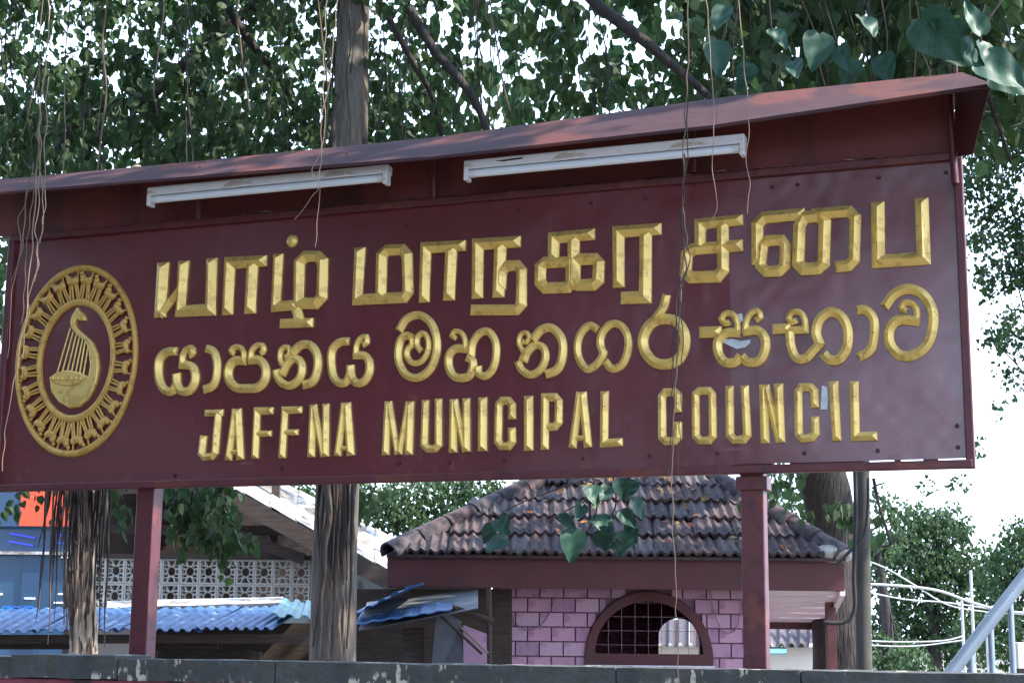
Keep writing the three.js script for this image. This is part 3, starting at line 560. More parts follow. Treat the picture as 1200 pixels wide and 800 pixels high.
  // the rest of the crown, above the frame, shading the yard
  for (let i = 0; i < 80; i++) cl.push([rel(o, V(rr(-8, 8), rr(6.4, 9.2), rr(-12, -4.5))), [1.1, 0.6, 1.1], 17, 2.1]);
  for (let i = 0; i < 130; i++) { const z = rr(-22, -10); cl.push([rel(o, V(rr(-9, 10), 2.4 - 0.42 * z + rr(0, 1.8), z)), [1.1, 0.6, 1.1], 18, 2.1]); }
  for (let i = 0; i < 20; i++) cl.push([q(rr(-50, 14), rr(230, 580), rr(9, 11)), [0.22, 0.3, 0.3], 9, 0.85]);
  for (let i = 0; i < 34; i++) cl.push([q(rr(-60, 470), rr(120, 215), rr(9.5, 13)), [0.42, 0.3, 0.42], 12, rr(0.7, 0.95)]);
  for (let i = 0; i < 16; i++) cl.push([q(rr(420, 840), rr(110, 185), rr(9, 11)), [0.36, 0.26, 0.36], 8, rr(0.85, 1.05)]);
  crown(t, cl, SPRAYS, M.leaf);
}
// the tree at the other end: dark forked trunk, larger leaves
{
  const o = at(985, 800, 17); o.y = 0;
  const t = thing('shade_tree', o, 0, 'dark-trunked shade tree leaning beside the tiled kiosk and slim pole', 'tree');
  const q = (px, py, d) => rel(o, at(px, py, d)), b = q(988, 790, 17); b.y = 0;
  mesh('trunk', tube([b, q(984, 775, 17), q(979, 700, 17), q(975, 640, 17), q(970, 590, 16.8), q(958, 545, 16.5), q(946, 450, 15), q(950, 250, 13), q(960, 60, 11.8), q(970, -160, 11)], [0.36, 0.28, 0.26, 0.23, 0.21, 0.18, 0.15, 0.13], 18, 0.08), M.darkBark, t);
  const limb = (pts, r) => mesh('limb', tube(pts.map(a => q(...a)), r, 8, 0.06), M.darkBark, t);
  limb([[946, 420, 14.6], [1000, 250, 12], [1060, 120, 10], [1130, 40, 9.6], [1200, -40, 9.4]], [0.08, 0.05, 0.04]);
  limb([[960, 60, 11.8], [900, -20, 10.6], [840, -90, 10.4]], [0.07, 0.05]);
  limb([[1100, 20, 9], [1140, 60, 9], [1165, 130, 9.2], [1185, 190, 9.4]], [0.02, 0.016, 0.01]);
  for (let i = 0; i < 34; i++) { const x = rr(820, 1130), d = rr(8.4, 10.5), P = [], y1 = rr(90, 180), y0 = rr(-60, 20), s = rr(-40, 50); for (let k = 0; k <= 5; k++) P.push(q(x + s * k / 5 + rr(-4, 4), y0 + (y1 - y0) * k / 5, d)); mesh('vine', tube(P, rr(0.003, 0.006), 5), rnd() < 0.4 ? M.root : M.darkBark, t); }
  const cl = [];
  for (let i = 0; i < 62; i++) { const x = rr(820, 1220), y = rr(-60, 150), d = rr(8.6, 12); cl.push([q(x, y, d), [0.42, 0.36, 0.42], 9, rr(1.15, 1.5)]); }
  for (const [x, y] of [[920, 572], [988, 590], [996, 606], [905, 566]]) cl.push([q(x, y, 12.5), [0.16, 0.18, 0.2], 4, 1.2]);
  for (let i = 0; i < 44; i++) cl.push([rel(o, V(rr(0, 5.5), rr(6.4, 9), rr(-13, -6))), [1.1, 0.6, 1.1], 16, 2.1]);
  crown(t, cl, SPRAYS, M.leafRight);
}
// sunlit trees behind and far off
function farTree(name, base, h, clumps, geos, mat, label, group, trunkR = 0.2) {
  const t = thing(name, base, 0, label, 'tree', group);
  mesh('trunk', tube([V(0, 0, 0), V(0.1, h * 0.4, 0), V(-0.1, h * 0.8, 0.1)], [trunkR, trunkR * 0.7, trunkR * 0.4], 10, 0.06), M.darkBark, t);
  for (let i = 0; i < 5; i++) { const c = clumps[Math.floor(i * clumps.length / 5)][0]; mesh('limb', tube([V(0, h * (0.35 + 0.08 * i), 0), c.clone().multiplyScalar(0.5).add(V(0, h * 0.3, 0)), c], [trunkR * 0.25, trunkR * 0.14, trunkR * 0.05], 6, 0.05), M.darkBark, t); }
  crown(t, clumps, geos, mat); return t;
}
const onGround = (px, d) => { const p = at(px, 740, d); p.y = 0; return p; };
function pxTree(name, px, d, spots, geos, mat, label, group, size, dense) {   // spots: [px, py, radius in px]
  const o = onGround(px, d), cl = [];
  for (const [x, y, r, n] of spots) { const c = rel(o, at(x, y, d + rr(-0.5, 0.5) * r * mpp(d))), R = r * mpp(d); cl.push([c, [R, R * 0.8, R], Math.round((n || 1) * dense * 70 * R * R / (size * size)), size]); }
  farTree(name, o, at(px, spots[0][1], d).y, cl, geos, mat, label, group, 0.005 * d);
}
pxTree('sunlit_tree', 1260, 17, [[1150, 215, 40], [1185, 250, 46], [1170, 320, 34], [1200, 380, 40], [1165, 160, 46], [1200, 180, 46], [1150, 280, 22], [1190, 440, 22, 0.6], [1160, 395, 20, 0.7], [1230, 300, 60], [1240, 130, 70], [1300, 200, 90, 1.4], [1290, 60, 100, 1.4], [1360, 120, 110, 1.4], [1330, -60, 120, 1.4], [1230, -70, 90, 1.4], [1400, 260, 100, 1.2], [1145, 520, 14, 0.8], [1120, 562, 12, 0.7], [1090, 565, 10, 0.5], [1170, 470, 10, 0.5]], SPRAY_SMALL, M.leafSun, 'sunlit yellow-green tree overhanging past the end of the hood', null, 1.0, 7);
pxTree('garden_tree', 500, 27, [[470, 590, 40], [520, 580, 40], [560, 575, 36], [440, 600, 36], [500, 620, 40], [420, 580, 30], [340, 580, 30]], SPRAY_SMALL, M.leaf, 'bushy green tree in the gap between house roof and tiled kiosk', null, 1.5, 10);
pxTree('distant_tree', 1090, 40, [[1090, 640, 50], [1050, 660, 50], [1130, 680, 50], [1070, 615, 34], [1110, 612, 30], [1150, 660, 34], [1085, 720, 52], [1040, 740, 44], [1130, 745, 48], [1100, 665, 34]], SPRAY_SMALL, M.leafFar, 'broad pale green tree beyond the overhead wires', 'distant trees', 2.0, 9);
pxTree('distant_tree', 1035, 34, [[1030, 590, 22], [1040, 630, 24], [1020, 650, 26], [1030, 760, 30], [1060, 770, 30]], SPRAY_SMALL, M.leafFar, 'narrow pale green tree directly behind the slim pole', 'distant trees', 1.8, 8);
pxTree('distant_tree', 1190, 36, [[1185, 660, 30], [1200, 620, 28], [1190, 700, 40], [1215, 650, 50], [1160, 740, 40], [1200, 750, 40]], SPRAY_SMALL, M.leafFar, 'pale green tree above the sloping handrail', 'distant trees', 1.9, 8);
pxTree('distant_tree', 930, 42, [[930, 590, 40], [900, 560, 40], [960, 620, 40], [930, 700, 46], [920, 760, 40], [850, 600, 50], [760, 600, 60], [640, 600, 60]], SPRAY_SMALL, M.leafFar, 'pale green tree beyond the kiosk roof', 'distant trees', 2.3, 4);

// roadside tree on the viewer's side of the road: its dark crown is what the board mirrors on one side
{
  const t = thing('roadside_tree', V(-12, 0, -1.5), 0, 'large dark-leaved tree standing by the road across from the sign', 'tree');
  mesh('trunk', tube([V(0, 0, 0), V(0.1, 2, 0), V(0, 4.5, 0.2)], [0.4, 0.32, 0.25], 14, 0.08), M.darkBark, t);
  mesh('limb', tube([V(0, 4, 0), V(4, 5.6, 1.5), V(9, 6.4, 3), V(13, 6.6, 4)], [0.22, 0.18, 0.12, 0.06], 10, 0.06), M.darkBark, t);
  const cl = []; for (let i = 0; i < 90; i++) cl.push([V(rr(-4.5, 5), rr(1.2, 8.5), rr(-5, 5.5)), [1.3, 0.9, 1.3], 32, 2.6]);
  for (let i = 0; i < 70; i++) cl.push([V(rr(-5, 6), rr(1.2, 8.5), rr(5, 14)), [1.3, 0.9, 1.3], 32, 2.6]);
  for (let i = 0; i < 120; i++) cl.push([V(rr(3.5, 16.5), rr(5.6, 8), rr(-3.5, 8)), [1.2, 0.55, 1.2], 18, 2.4]);
  crown(t, cl, SPRAYS, M.leaf);
}

// ---------------------------------------------------------------- aerial roots hanging in front of the board
function rootStrand(pts, n, r, label, mat, group) {
  const w = pts.map(([x, y]) => toWorld(S(x, y, n))), o = w[w.length - 1].clone();
  const m = mesh('aerial_root', tube(w.map(p => p.clone().sub(o)), [r, r * 0.9, r * 0.55], 6), mat); m.position.copy(o);
  return tag(m, label, 'aerial root', group);
}
{
  const G = 'hanging roots in front of the sign';
  const wig = (list, a) => { const out = []; for (let i = 0; i < list.length - 1; i++) { const [x0, y0] = list[i], [x1, y1] = list[i + 1], k = Math.max(2, Math.round(Math.abs(y1 - y0) / 16)); for (let j = 0; j < k; j++) out.push([x0 + (x1 - x0) * j / k + rr(-a, a), y0 + (y1 - y0) * j / k]); } out.push(list[list.length - 1]); return out; };
  const tangle = 'one of the fine roots tangled in a bunch before the emblem';
  const bunch = [[[58, -20], [54, 60], [46, 140], [42, 210], [36, 290], [30, 360], [20, 430], [6, 490], [2, 552]], [[52, -20], [44, 90], [44, 190], [34, 250], [28, 330], [24, 380]], [[46, 120], [48, 200], [40, 270], [44, 310], [34, 350], [26, 420]], [[28, 150], [22, 165], [34, 128], [46, 80]], [[56, 90], [52, 180], [54, 230], [48, 270], [40, 330]], [[40, 190], [30, 230], [26, 290], [14, 340], [8, 420]], [[48, 200], [50, 250], [46, 285]], [[36, 215], [22, 255], [24, 300], [12, 330]]];
  bunch.forEach((l, i) => rootStrand(wig(i === 3 ? l.reverse() : l, 2), 0.42 + i * 0.012, i < 2 ? 0.0032 : 0.0024, tangle, i % 2 ? M.root : M.rootPale, G));
  rootStrand(wig([[384, -20], [379, 70], [380, 145], [374, 205], [372, 262], [369, 290]], 1.3), 0.4, 0.0026, 'slender pale root ending beside the dot in the first word', M.rootPale, G);
  rootStrand(wig([[396, -20], [388, 80], [378, 130], [376, 170], [366, 200], [372, 222], [362, 235], [344, 258]], 1.3), 0.41, 0.0024, 'kinked root crossing the shorter lamp towards the first word', M.rootPale, G);
  rootStrand(wig([[806, -20], [806, 90], [801, 180], [800, 240], [806, 280], [800, 310], [796, 380], [790, 470], [787, 540], [789, 610], [792, 700], [796, 810]], 1.4), 0.44, 0.003, 'long root hanging past all three lines down to the wall', M.root, G);
  rootStrand(wig([[808, 110], [804, 200], [798, 262], [808, 300], [798, 345], [800, 420], [797, 500], [794, 560]], 2), 0.45, 0.0026, 'thin root twisted against the longest one before the letters', M.rootDark, G);
  rootStrand(wig([[803, 180], [800, 280], [806, 315], [793, 350], [788, 440], [784, 560]], 2), 0.46, 0.0034, 'dark root twisted against the longest one before the letters', M.rootDark, G);
  rootStrand(wig([[826, -20], [833, 60], [837, 130], [836, 200], [840, 245], [832, 262], [826, 275]], 1.2), 0.42, 0.0022, 'fine root crossing the worn lamp and ending above a letter', M.rootPale, G);
  rootStrand(wig([[864, -20], [874, 90], [878, 150], [875, 190], [880, 215], [876, 250]], 1.2), 0.43, 0.0022, 'fine root hanging just past the end of the worn lamp', M.rootPale, G);
}

// ---------------------------------------------------------------- leafy sprig in front of the kiosk roof, and the big leaves at the hood's corner
M.leafBig.map = ctex(128, 1, (u, v) => { const x = Math.abs(u - 0.5) * 2, rib = Math.min(1, x / 0.05), vein = Math.abs((((v - x * 0.32) * 9) % 1 + 1) % 1 - 0.5) < 0.05 ? 0.8 : 1, n = 0.85 + 0.3 * fbm(u, v, 8, 4, 881), k = 235 * n * (rib < 1 ? 1.05 : vein); return [k * 0.92, k, k * 0.95]; }); M.leafBig.map.repeat.set(1, 1); M.leafBig.color.multiplyScalar(1.1); M.leafBig.roughness = 0.5;
function broadLeaf(wid, tip, curl, fold) {                                  // a smooth heart leaf with a folded midrib and a drooping tip
  const nt = 12, ns = 6, pos = [], uv = [], idx = [];
  for (let i = 0; i <= nt; i++) for (let j = 0; j <= ns; j++) {
    const t = i / nt, sgn = j / ns * 2 - 1, w = t < 0.02 ? 0.1 : (0.5 * Math.pow(Math.sin(Math.PI * Math.min(1, Math.pow(t, 0.55))), 0.75) + 0.02 * (1 - t)) * wid * 1.05;
    const back = 0.10 * Math.abs(sgn) * Math.max(0, 1 - t * 4), L = t * (1 + tip * t);
    pos.push(sgn * w, -L + back, Math.abs(sgn) * w * fold - curl * L * L + 0.02 * Math.sin(t * 14 + sgn * 4)); uv.push(sgn * 0.5 + 0.5, t);
    if (i < nt && j < ns) { const A = i * (ns + 1) + j; idx.push(A, A + ns + 1, A + 1, A + 1, A + ns + 1, A + ns + 2); }
  }
  const g = new THREE.BufferGeometry(); g.setAttribute('position', new THREE.Float32BufferAttribute(pos, 3)); g.setAttribute('uv', new THREE.Float32BufferAttribute(uv, 2)); g.setIndex(idx); g.computeVertexNormals(); g.userData.done = true; return g;
}
const bigLeaf = [broadLeaf(0.86, 0.12, 0.12, 0.3), broadLeaf(0.72, 0.2, -0.1, 0.45), broadLeaf(0.8, 0.15, 0.25, 0.15)];
function leafy(name, stems, leaves, d, label, mat) {
  const o = at(leaves[0][0], leaves[0][1], d), t = thing(name, o, 0, label, 'branch');
  for (const s of stems) mesh('stem', tube(s.map(([x, y]) => rel(o, at(x, y, d + 0.02))), [0.005, 0.003], 5), M.rootDark, t);
  leaves.forEach(([x, y, l, rot, tilt, yaw], i) => { const m = mesh('leaf', bigLeaf[i % 3], mat, t); m.position.copy(rel(o, at(x, y, d + ((i % 3) - 1) * 0.03))); m.scale.setScalar(l * mpp(d)); m.rotation.set(tilt ?? rr(-0.7, 0.2), yaw ?? rr(-0.7, 0.7), rot, 'ZYX'); });
}
leafy('hanging_sprig', [[[690, 540], [700, 590], [690, 620], [672, 632]], [[715, 540], [722, 590], [712, 620], [735, 640]], [[700, 580], [660, 600], [640, 612]], [[690, 560], [620, 585], [588, 600]]],
  [[672, 622, 34, -0.1], [655, 605, 22, 0.9], [700, 605, 30, 0.4], [712, 618, 26, -0.2], [728, 600, 24, 0.7], [735, 625, 26, -0.4], [690, 570, 26, 0.2], [716, 570, 24, -0.5], [742, 585, 24, 0.6], [585, 608, 24, 0.5], [592, 632, 28, -0.7], [576, 615, 20, -0.4], [700, 625, 26, 0.8], [682, 590, 24, -0.6], [740, 610, 24, 0.1], [725, 562, 22, 0.3], [745, 565, 22, -0.6]], 7.6, 'sprig of heart-shaped green leaves hanging before the kiosk roof', M.leafBig);
leafy('broad_leaf_branch', [[[1190, -20], [1150, 30], [1125, 45], [1080, 20]], [[1150, 30], [1152, 62], [1165, 72]]],
  [[1148, 72, 62, 0.9, -0.3, 0.3], [1150, 40, 42, -2.8, 0.2, -0.3], [1142, 56, 44, -1.2, -0.5, 0.4], [1080, 22, 66, 0.75, -0.2, -0.5], [1128, 40, 44, -2.0, -0.4, 0.5], [1165, 90, 50, 0.9, -0.6, 0.2], [1150, 50, 34, 0.1, -0.2, 0.6]], 5.6, 'branch of broad blue-green leaves beside the hood corner', M.leafBig);
leafy('fringe_sprig', [[[845, -20], [850, 40], [835, 60]], [[900, -20], [905, 60], [900, 90]], [[960, -20], [985, 60], [1000, 95]], [[1030, -20], [1040, 50], [1035, 90]]],
  [[838, 50, 40, 0.1, -0.1, 0.2], [850, 8, 34, -0.3], [905, 35, 30, 0.4], [960, 40, 44, -0.2, -0.1, 0.1], [985, 55, 34, 0.5], [1000, 70, 34, -0.3], [1035, 65, 36, 0.3], [930, 72, 30, 0.2], [880, 75, 30, -0.5], [1010, 20, 34, 0.1]], 7.3, 'fringe of large green leaves hanging above the hood', M.leafBig);

// ---------------------------------------------------------------- the kiosk with tiled hip roof
{
  const D = 15, m = mpp(D), o = onGround(730, D);
  const k = thing('tiled_kiosk', o, 0, 'small pink brick kiosk with clay tiled hip roof and arched window', 'kiosk');
  const X = px => at(px, 700, D).x - o.x, Y = py => at(720, py, D).y;
  const xl = X(577), xr = X(893), yw = Y(684), cx = X(760), ya = Y(772), ro = (X(834) - X(686)) / 2, ra = Y(693) - ya;
  // front wall behind the bricks, with the arched opening
  const sh = new THREE.Shape(); sh.moveTo(xl, 0); sh.lineTo(xr, 0); sh.lineTo(xr, yw); sh.lineTo(xl, yw); sh.closePath();
  const hole = new THREE.Path(), ri = ro - 0.05; hole.moveTo(cx - ri, ya); hole.absellipse(cx, ya, ri, ra - 0.05, Math.PI, 0, true); hole.lineTo(cx - ri, ya); sh.holes.push(hole);
  mesh('wall', new THREE.ExtrudeGeometry(sh, { depth: 0.15, bevelEnabled: false, curveSegments: 24 }).translate(0, 0, -0.165), M.mortar, k);
  const bw = 27.6 * m, bh = 16.6 * m, gap = 0.011;
  for (let r = 0; r < 8; r++) {
    const y1 = yw - r * bh, y0 = y1 - bh + gap, yb = Math.max(0, y0 - ya), half = y1 < ya ? (y0 > ya - 0.06 ? ro : 0) : (yb < ra ? ro * Math.sqrt(1 - (yb / ra) ** 2) : 0);
    const put = (a, b) => { a = Math.max(a, xl); b = Math.min(b, xr); if (b - a < 0.03) return; const q = mesh('brick', rbox(b - a, bh - gap, 0.03, 0, 0, 0, 0.005), M.brick[Math.floor(rnd() * 4)], k); q.position.set((a + b) / 2, (y0 + y1) / 2 - gap / 2, 0.001 + rr(0, 0.003)); };
    for (let x = xl - (r % 2 ? bw / 2 : 0); x < xr; x += bw) {
      const a = x, b = x + bw - gap;
      if (!half || b < cx - half || a > cx + half) put(a, b); else { put(a, Math.min(b, cx - half + 0.02)); put(Math.max(a, cx + half - 0.02), b); }
    }
  }
  // arch frame, sill, grille
  const fr = new THREE.Shape(); fr.moveTo(cx - ro, ya - 0.05); fr.lineTo(cx - ro, ya); fr.absellipse(cx, ya, ro, ra, Math.PI, 0, true); fr.lineTo(cx + ro, ya - 0.05); fr.lineTo(cx - ro, ya - 0.05);
  const fw = 11 * m, hi = new THREE.Path(); hi.moveTo(cx - ro + fw, ya + 0.05); hi.absellipse(cx, ya + 0.05, ro - fw, ra - fw - 0.05, Math.PI, 0, true); hi.lineTo(cx - ro + fw, ya + 0.05); fr.holes.push(hi);
  const win = mesh('window_frame', new THREE.ExtrudeGeometry(fr, { depth: 0.08, bevelEnabled: true, bevelSize: 0.006, bevelThickness: 0.006, bevelSegments: 1, curveSegments: 28 }).translate(0, 0, -0.04), M.fascia, k);
  mesh('sill', rbox(ro * 2 + 0.02, 0.03, 0.14, cx, ya - 0.068, 0.04), M.soffit, win);
  for (let i = -4; i <= 4; i++) { const x = cx + i * 0.125, h = (ra - fw) * Math.sqrt(Math.max(0, 1 - ((x - cx) / (ro - fw)) ** 2)); if (h > 0.06) mesh('grille_bar', bar(V(x, ya + 0.04, -0.03), V(x, ya + h, -0.03), 0.0026, 6), M.mesh, win); }
  for (let i = 1; i <= 4; i++) { const y = ya + i * 0.13, w = (ro - fw) * Math.sqrt(Math.max(0, 1 - ((y - ya) / (ra - fw)) ** 2)); if (w > 0.06) mesh('grille_bar', bar(V(cx - w, y, -0.034), V(cx + w, y, -0.034), 0.0026, 6), M.mesh, win); }
  // the room: sides and back with an opening to the daylight
  const dz = -2.6, bs = new THREE.Shape(); bs.moveTo(xl, 0); bs.lineTo(xr, 0); bs.lineTo(xr, yw + 0.1); bs.lineTo(xl, yw + 0.1); bs.closePath();
  const s2 = (D + 2.6) / D, bx0 = (X(770) + o.x) * s2 - o.x, bx1 = (X(818) + o.x) * s2 - o.x, by = EYE - 0.25, bt = EYE + 0.06;
  const bh2 = new THREE.Path(); bh2.moveTo(bx0, by); bh2.lineTo(bx1, by); bh2.absellipse((bx0 + bx1) / 2, bt - 0.1, (bx1 - bx0) / 2, 0.2, 0, Math.PI, false); bh2.lineTo(bx0, by); bs.holes.push(bh2);
  mesh('wall', new THREE.ExtrudeGeometry(bs, { depth: 0.15, bevelEnabled: false }).translate(0, 0, dz), M.pinkPlaster, k);
  mesh('wall', box(0.15, yw, -dz - 0.32, xl + 0.076, yw / 2, (dz - 0.015) / 2), M.brick[0], k);
  mesh('wall', box(0.15, yw, -dz - 0.32, xr - 0.076, yw / 2, (dz - 0.015) / 2), M.brick[1], k);
  mesh('ceiling', box(xr - xl + 0.6, 0.03, 3.2, (xl + xr) / 2, yw + 0.14, -1.3), M.timber, k);
  // fascia boards
  const fz = 0.55, ex0 = at(453, 690, D - fz).x - o.x, ex1 = at(990, 690, D - fz).x - o.x, yf0 = at(720, 690, D - fz).y, yf1 = at(720, 655, D - fz).y;
  mesh('fascia_board', rbox(ex1 - ex0, yf1 - yf0, 0.03, (ex0 + ex1) / 2, (yf0 + yf1) / 2, fz), M.fascia, k);
  for (const x of [ex0, ex1]) mesh('fascia_board', rbox(0.03, yf1 - yf0 - 0.004, 3.9, x + (x < 0 ? 0.018 : -0.018), (yf0 + yf1) / 2, fz - 1.98), M.fascia, k);
  mesh('soffit', box(xl - ex0 - 0.05, 0.015, 3.6, (xl + ex0) / 2, yf0 + 0.03, fz - 1.9), M.timber, k);
  // boarded ceiling of the porch at the open end
  { const qq = (px, py, d) => rel(o, at(px, py, d)), f0 = qq(886, 691.5, 14.6), f1 = qq(985, 691.5, 14.6), k0 = qq(886, 729, 17.2), k1 = qq(966, 730, 17.2), n = 6, zz = V(0, 0, -(15 - D));
    for (let i = 0; i < n; i++) { const t0 = i / n, t1 = (i + 0.93) / n; mesh('ceiling_plank', slab([f0.clone().lerp(k0, t0), f1.clone().lerp(k1, t0), f1.clone().lerp(k1, t1), f0.clone().lerp(k0, t1)].reverse(), 0.018), M.soffit, k); }
    mesh('porch_beam', beam(k0.clone().add(V(0, -0.03, 0)), k1.clone().add(V(0, -0.03, 0)), 0.07, 0.08), M.fascia, k); mesh('porch_beam', beam(f1.clone().add(V(0.02, -0.02, 0)), k1.clone().add(V(0.02, -0.02, 0)), 0.05, 0.06), M.soffit, k); }
  for (const l of [[[592, 690], [600, 722], [614, 737], [628, 736], [642, 722], [655, 690]], [[832, 690], [838, 720], [850, 741], [862, 738], [870, 700]]]) mesh('wall_cable', tube(l.map(([x, y]) => rel(o, at(x, y, 14.94))), 0.006, 5), M.mesh, k);
  mesh('porch_post', rbox(0.09, yf0 - 0.04, 0.09, at(973, 700, 15.5).x - o.x, (yf0 - 0.04) / 2, -0.5), M.fascia, k);
  // hip roof: deck, tiles on the front slope and the visible hips
  const tn = Math.tan(0.52), H = 1.25, y0 = yf1 + 0.02, zf = fz + 0.10, zr = zf - H / tn, hl = H / 0.56, hr = H / 0.86;
  const A = V(ex0, y0, zf), B = V(ex1, y0, zf), C = V(ex1 - hr, y0 + H, zr), E2 = V(ex0 + hl, y0 + H, zr), Bk = V(ex1, y0, zr * 2 - zf), Ak = V(ex0, y0, zr * 2 - zf);
  const deck = mesh('roof_deck', [slab([A, B, C, E2], 0.03), slab([B, Bk, C], 0.03), slab([Ak, A, E2], 0.03), slab([Bk, Ak, E2, C], 0.03)], M.tile[1], k);
  const tw = 24 * m * 0.97, tl = 0.37, prof = [];
  for (let i = 0; i <= 14; i++) { const t = i / 14; prof.push([t * tw, 0.034 * (Math.exp(-(((t - 0.22) / 0.13) ** 2)) + Math.exp(-(((t - 0.72) / 0.13) ** 2))) + (t > 0.95 ? 0.012 : 0)]); }
  const tg = (() => { const pos = [], q = (a, b, c, d) => pos.push(...a, ...b, ...c, ...a, ...c, ...d);
    for (let i = 0; i < 14; i++) { const [x0, h0] = prof[i], [x1, h1] = prof[i + 1], a = [x0, h0 + 0.042, 0], b = [x1, h1 + 0.042, 0], c = [x1, h1 + 0.004, -tl - 0.05], d = [x0, h0 + 0.004, -tl - 0.05], a2 = [x0, h0 + 0.012, 0], b2 = [x1, h1 + 0.012, 0]; q(a, b, c, d); q(a2, b2, b, a); q(b2, a2, [x0, h0 - 0.014, -tl - 0.05], [x1, h1 - 0.014, -tl - 0.05]); }
    const g = new THREE.BufferGeometry(); g.setAttribute('position', new THREE.Float32BufferAttribute(pos, 3)); return uvBox(toCreasedNormals(g, 0.7)); })(); tg.userData.done = true;
  const sl = Math.atan(tn), sn = Math.sin(sl), cs = Math.cos(sl);
  for (let r = 0; r < 6; r++) for (let x = ex0 - 0.02; x < ex1; x += tw) {
    const s = r * tl - 0.04, mid = s + tl * 0.5, up = mid * sn, c = x + tw / 2;
    if (c < ex0 + up / 0.56 + tw * 0.2 || c > ex1 - up / 0.86 - tw * 0.2) continue;
    const t = mesh('roof_tile', tg, M.tile[Math.floor(rnd() * 3)], k); const slip = rnd() < 0.08 ? rr(0.02, 0.06) : 0; t.position.set(x + rr(-0.01, 0.01), y0 + (s - slip) * sn + rr(0.004, 0.02), zf - (s - slip) * cs); t.rotation.set(sl + rr(-0.03, 0.03), rr(-0.035, 0.035), rr(-0.03, 0.03));
  }
  { const n = 70, im = new THREE.InstancedMesh(leafShape(0.07, 0.05, 0.15).rotateX(-Math.PI / 2), S_({ color: 0x6b5236, roughness: 0.9, side: THREE.DoubleSide }), n), cc = new THREE.Color();
    for (let i = 0; i < n; i++) { const sL = rr(0.05, 2), x = rr(ex0 + 0.4 + sL, ex1 - 0.4 - sL * 0.6); dummy.position.set(o.x + x, y0 + sL * sn + 0.075, o.z + zf - sL * cs + 0.02); dummy.rotation.set(sl + rr(-0.3, 0.3), rr(0, 6), rr(-0.3, 0.3)); dummy.scale.setScalar(rr(0.6, 1.3)); dummy.updateMatrix(); im.setMatrixAt(i, dummy.matrix); im.setColorAt(i, cc.setRGB(rr(0.6, 2), rr(0.6, 1.7), rr(0.5, 1.2))); }
    im.name = 'fallen_leaves'; tag(im, 'dry fallen leaves lying on the kiosk roof tiles', 'leaves', null, 'stuff'); scene.add(im); }
  const cap = (() => { const g = new THREE.CylinderGeometry(0.115, 0.095, 0.44, 14, 1, true, Math.PI / 2 - 0.2, Math.PI + 0.4).rotateX(Math.PI / 2), g2 = new THREE.CylinderGeometry(0.098, 0.078, 0.44, 14, 1, true, Math.PI / 2 - 0.2, Math.PI + 0.4).rotateX(Math.PI / 2), g3 = new THREE.RingGeometry(0.098, 0.115, 14, 1, -0.2, Math.PI + 0.4).translate(0, 0, 0.22);
    const q = mergeGeometries([g.toNonIndexed(), g2.toNonIndexed(), g3.toNonIndexed()]); q.rotateZ(0); return uvBox(q); })(); cap.userData.done = true;
  const hip = (a, b) => { const d = b.clone().sub(a), L = d.length(); d.normalize(); for (let s = 0.24, i = 0; s < Math.min(L, 2.6); s += 0.37, i++) { const h = mesh('hip_tile', cap, M.tile[i % 3], k); const p = a.clone().addScaledVector(d, s); h.position.copy(p).add(V(0, 0.0, 0)); h.lookAt(p.clone().sub(d).add(o)); h.rotateX(0.02 + rr(-0.02, 0.03)); h.rotateY(rr(-0.04, 0.04)); } };
  hip(A, E2); hip(B, C);
  mesh('mortar_lump', new THREE.IcosahedronGeometry(0.16, 2).scale(1.3, 0.55, 1).translate(ex1 - 0.08, y0 + 0.05, zf - 0.12), M.asbestos, k);
}

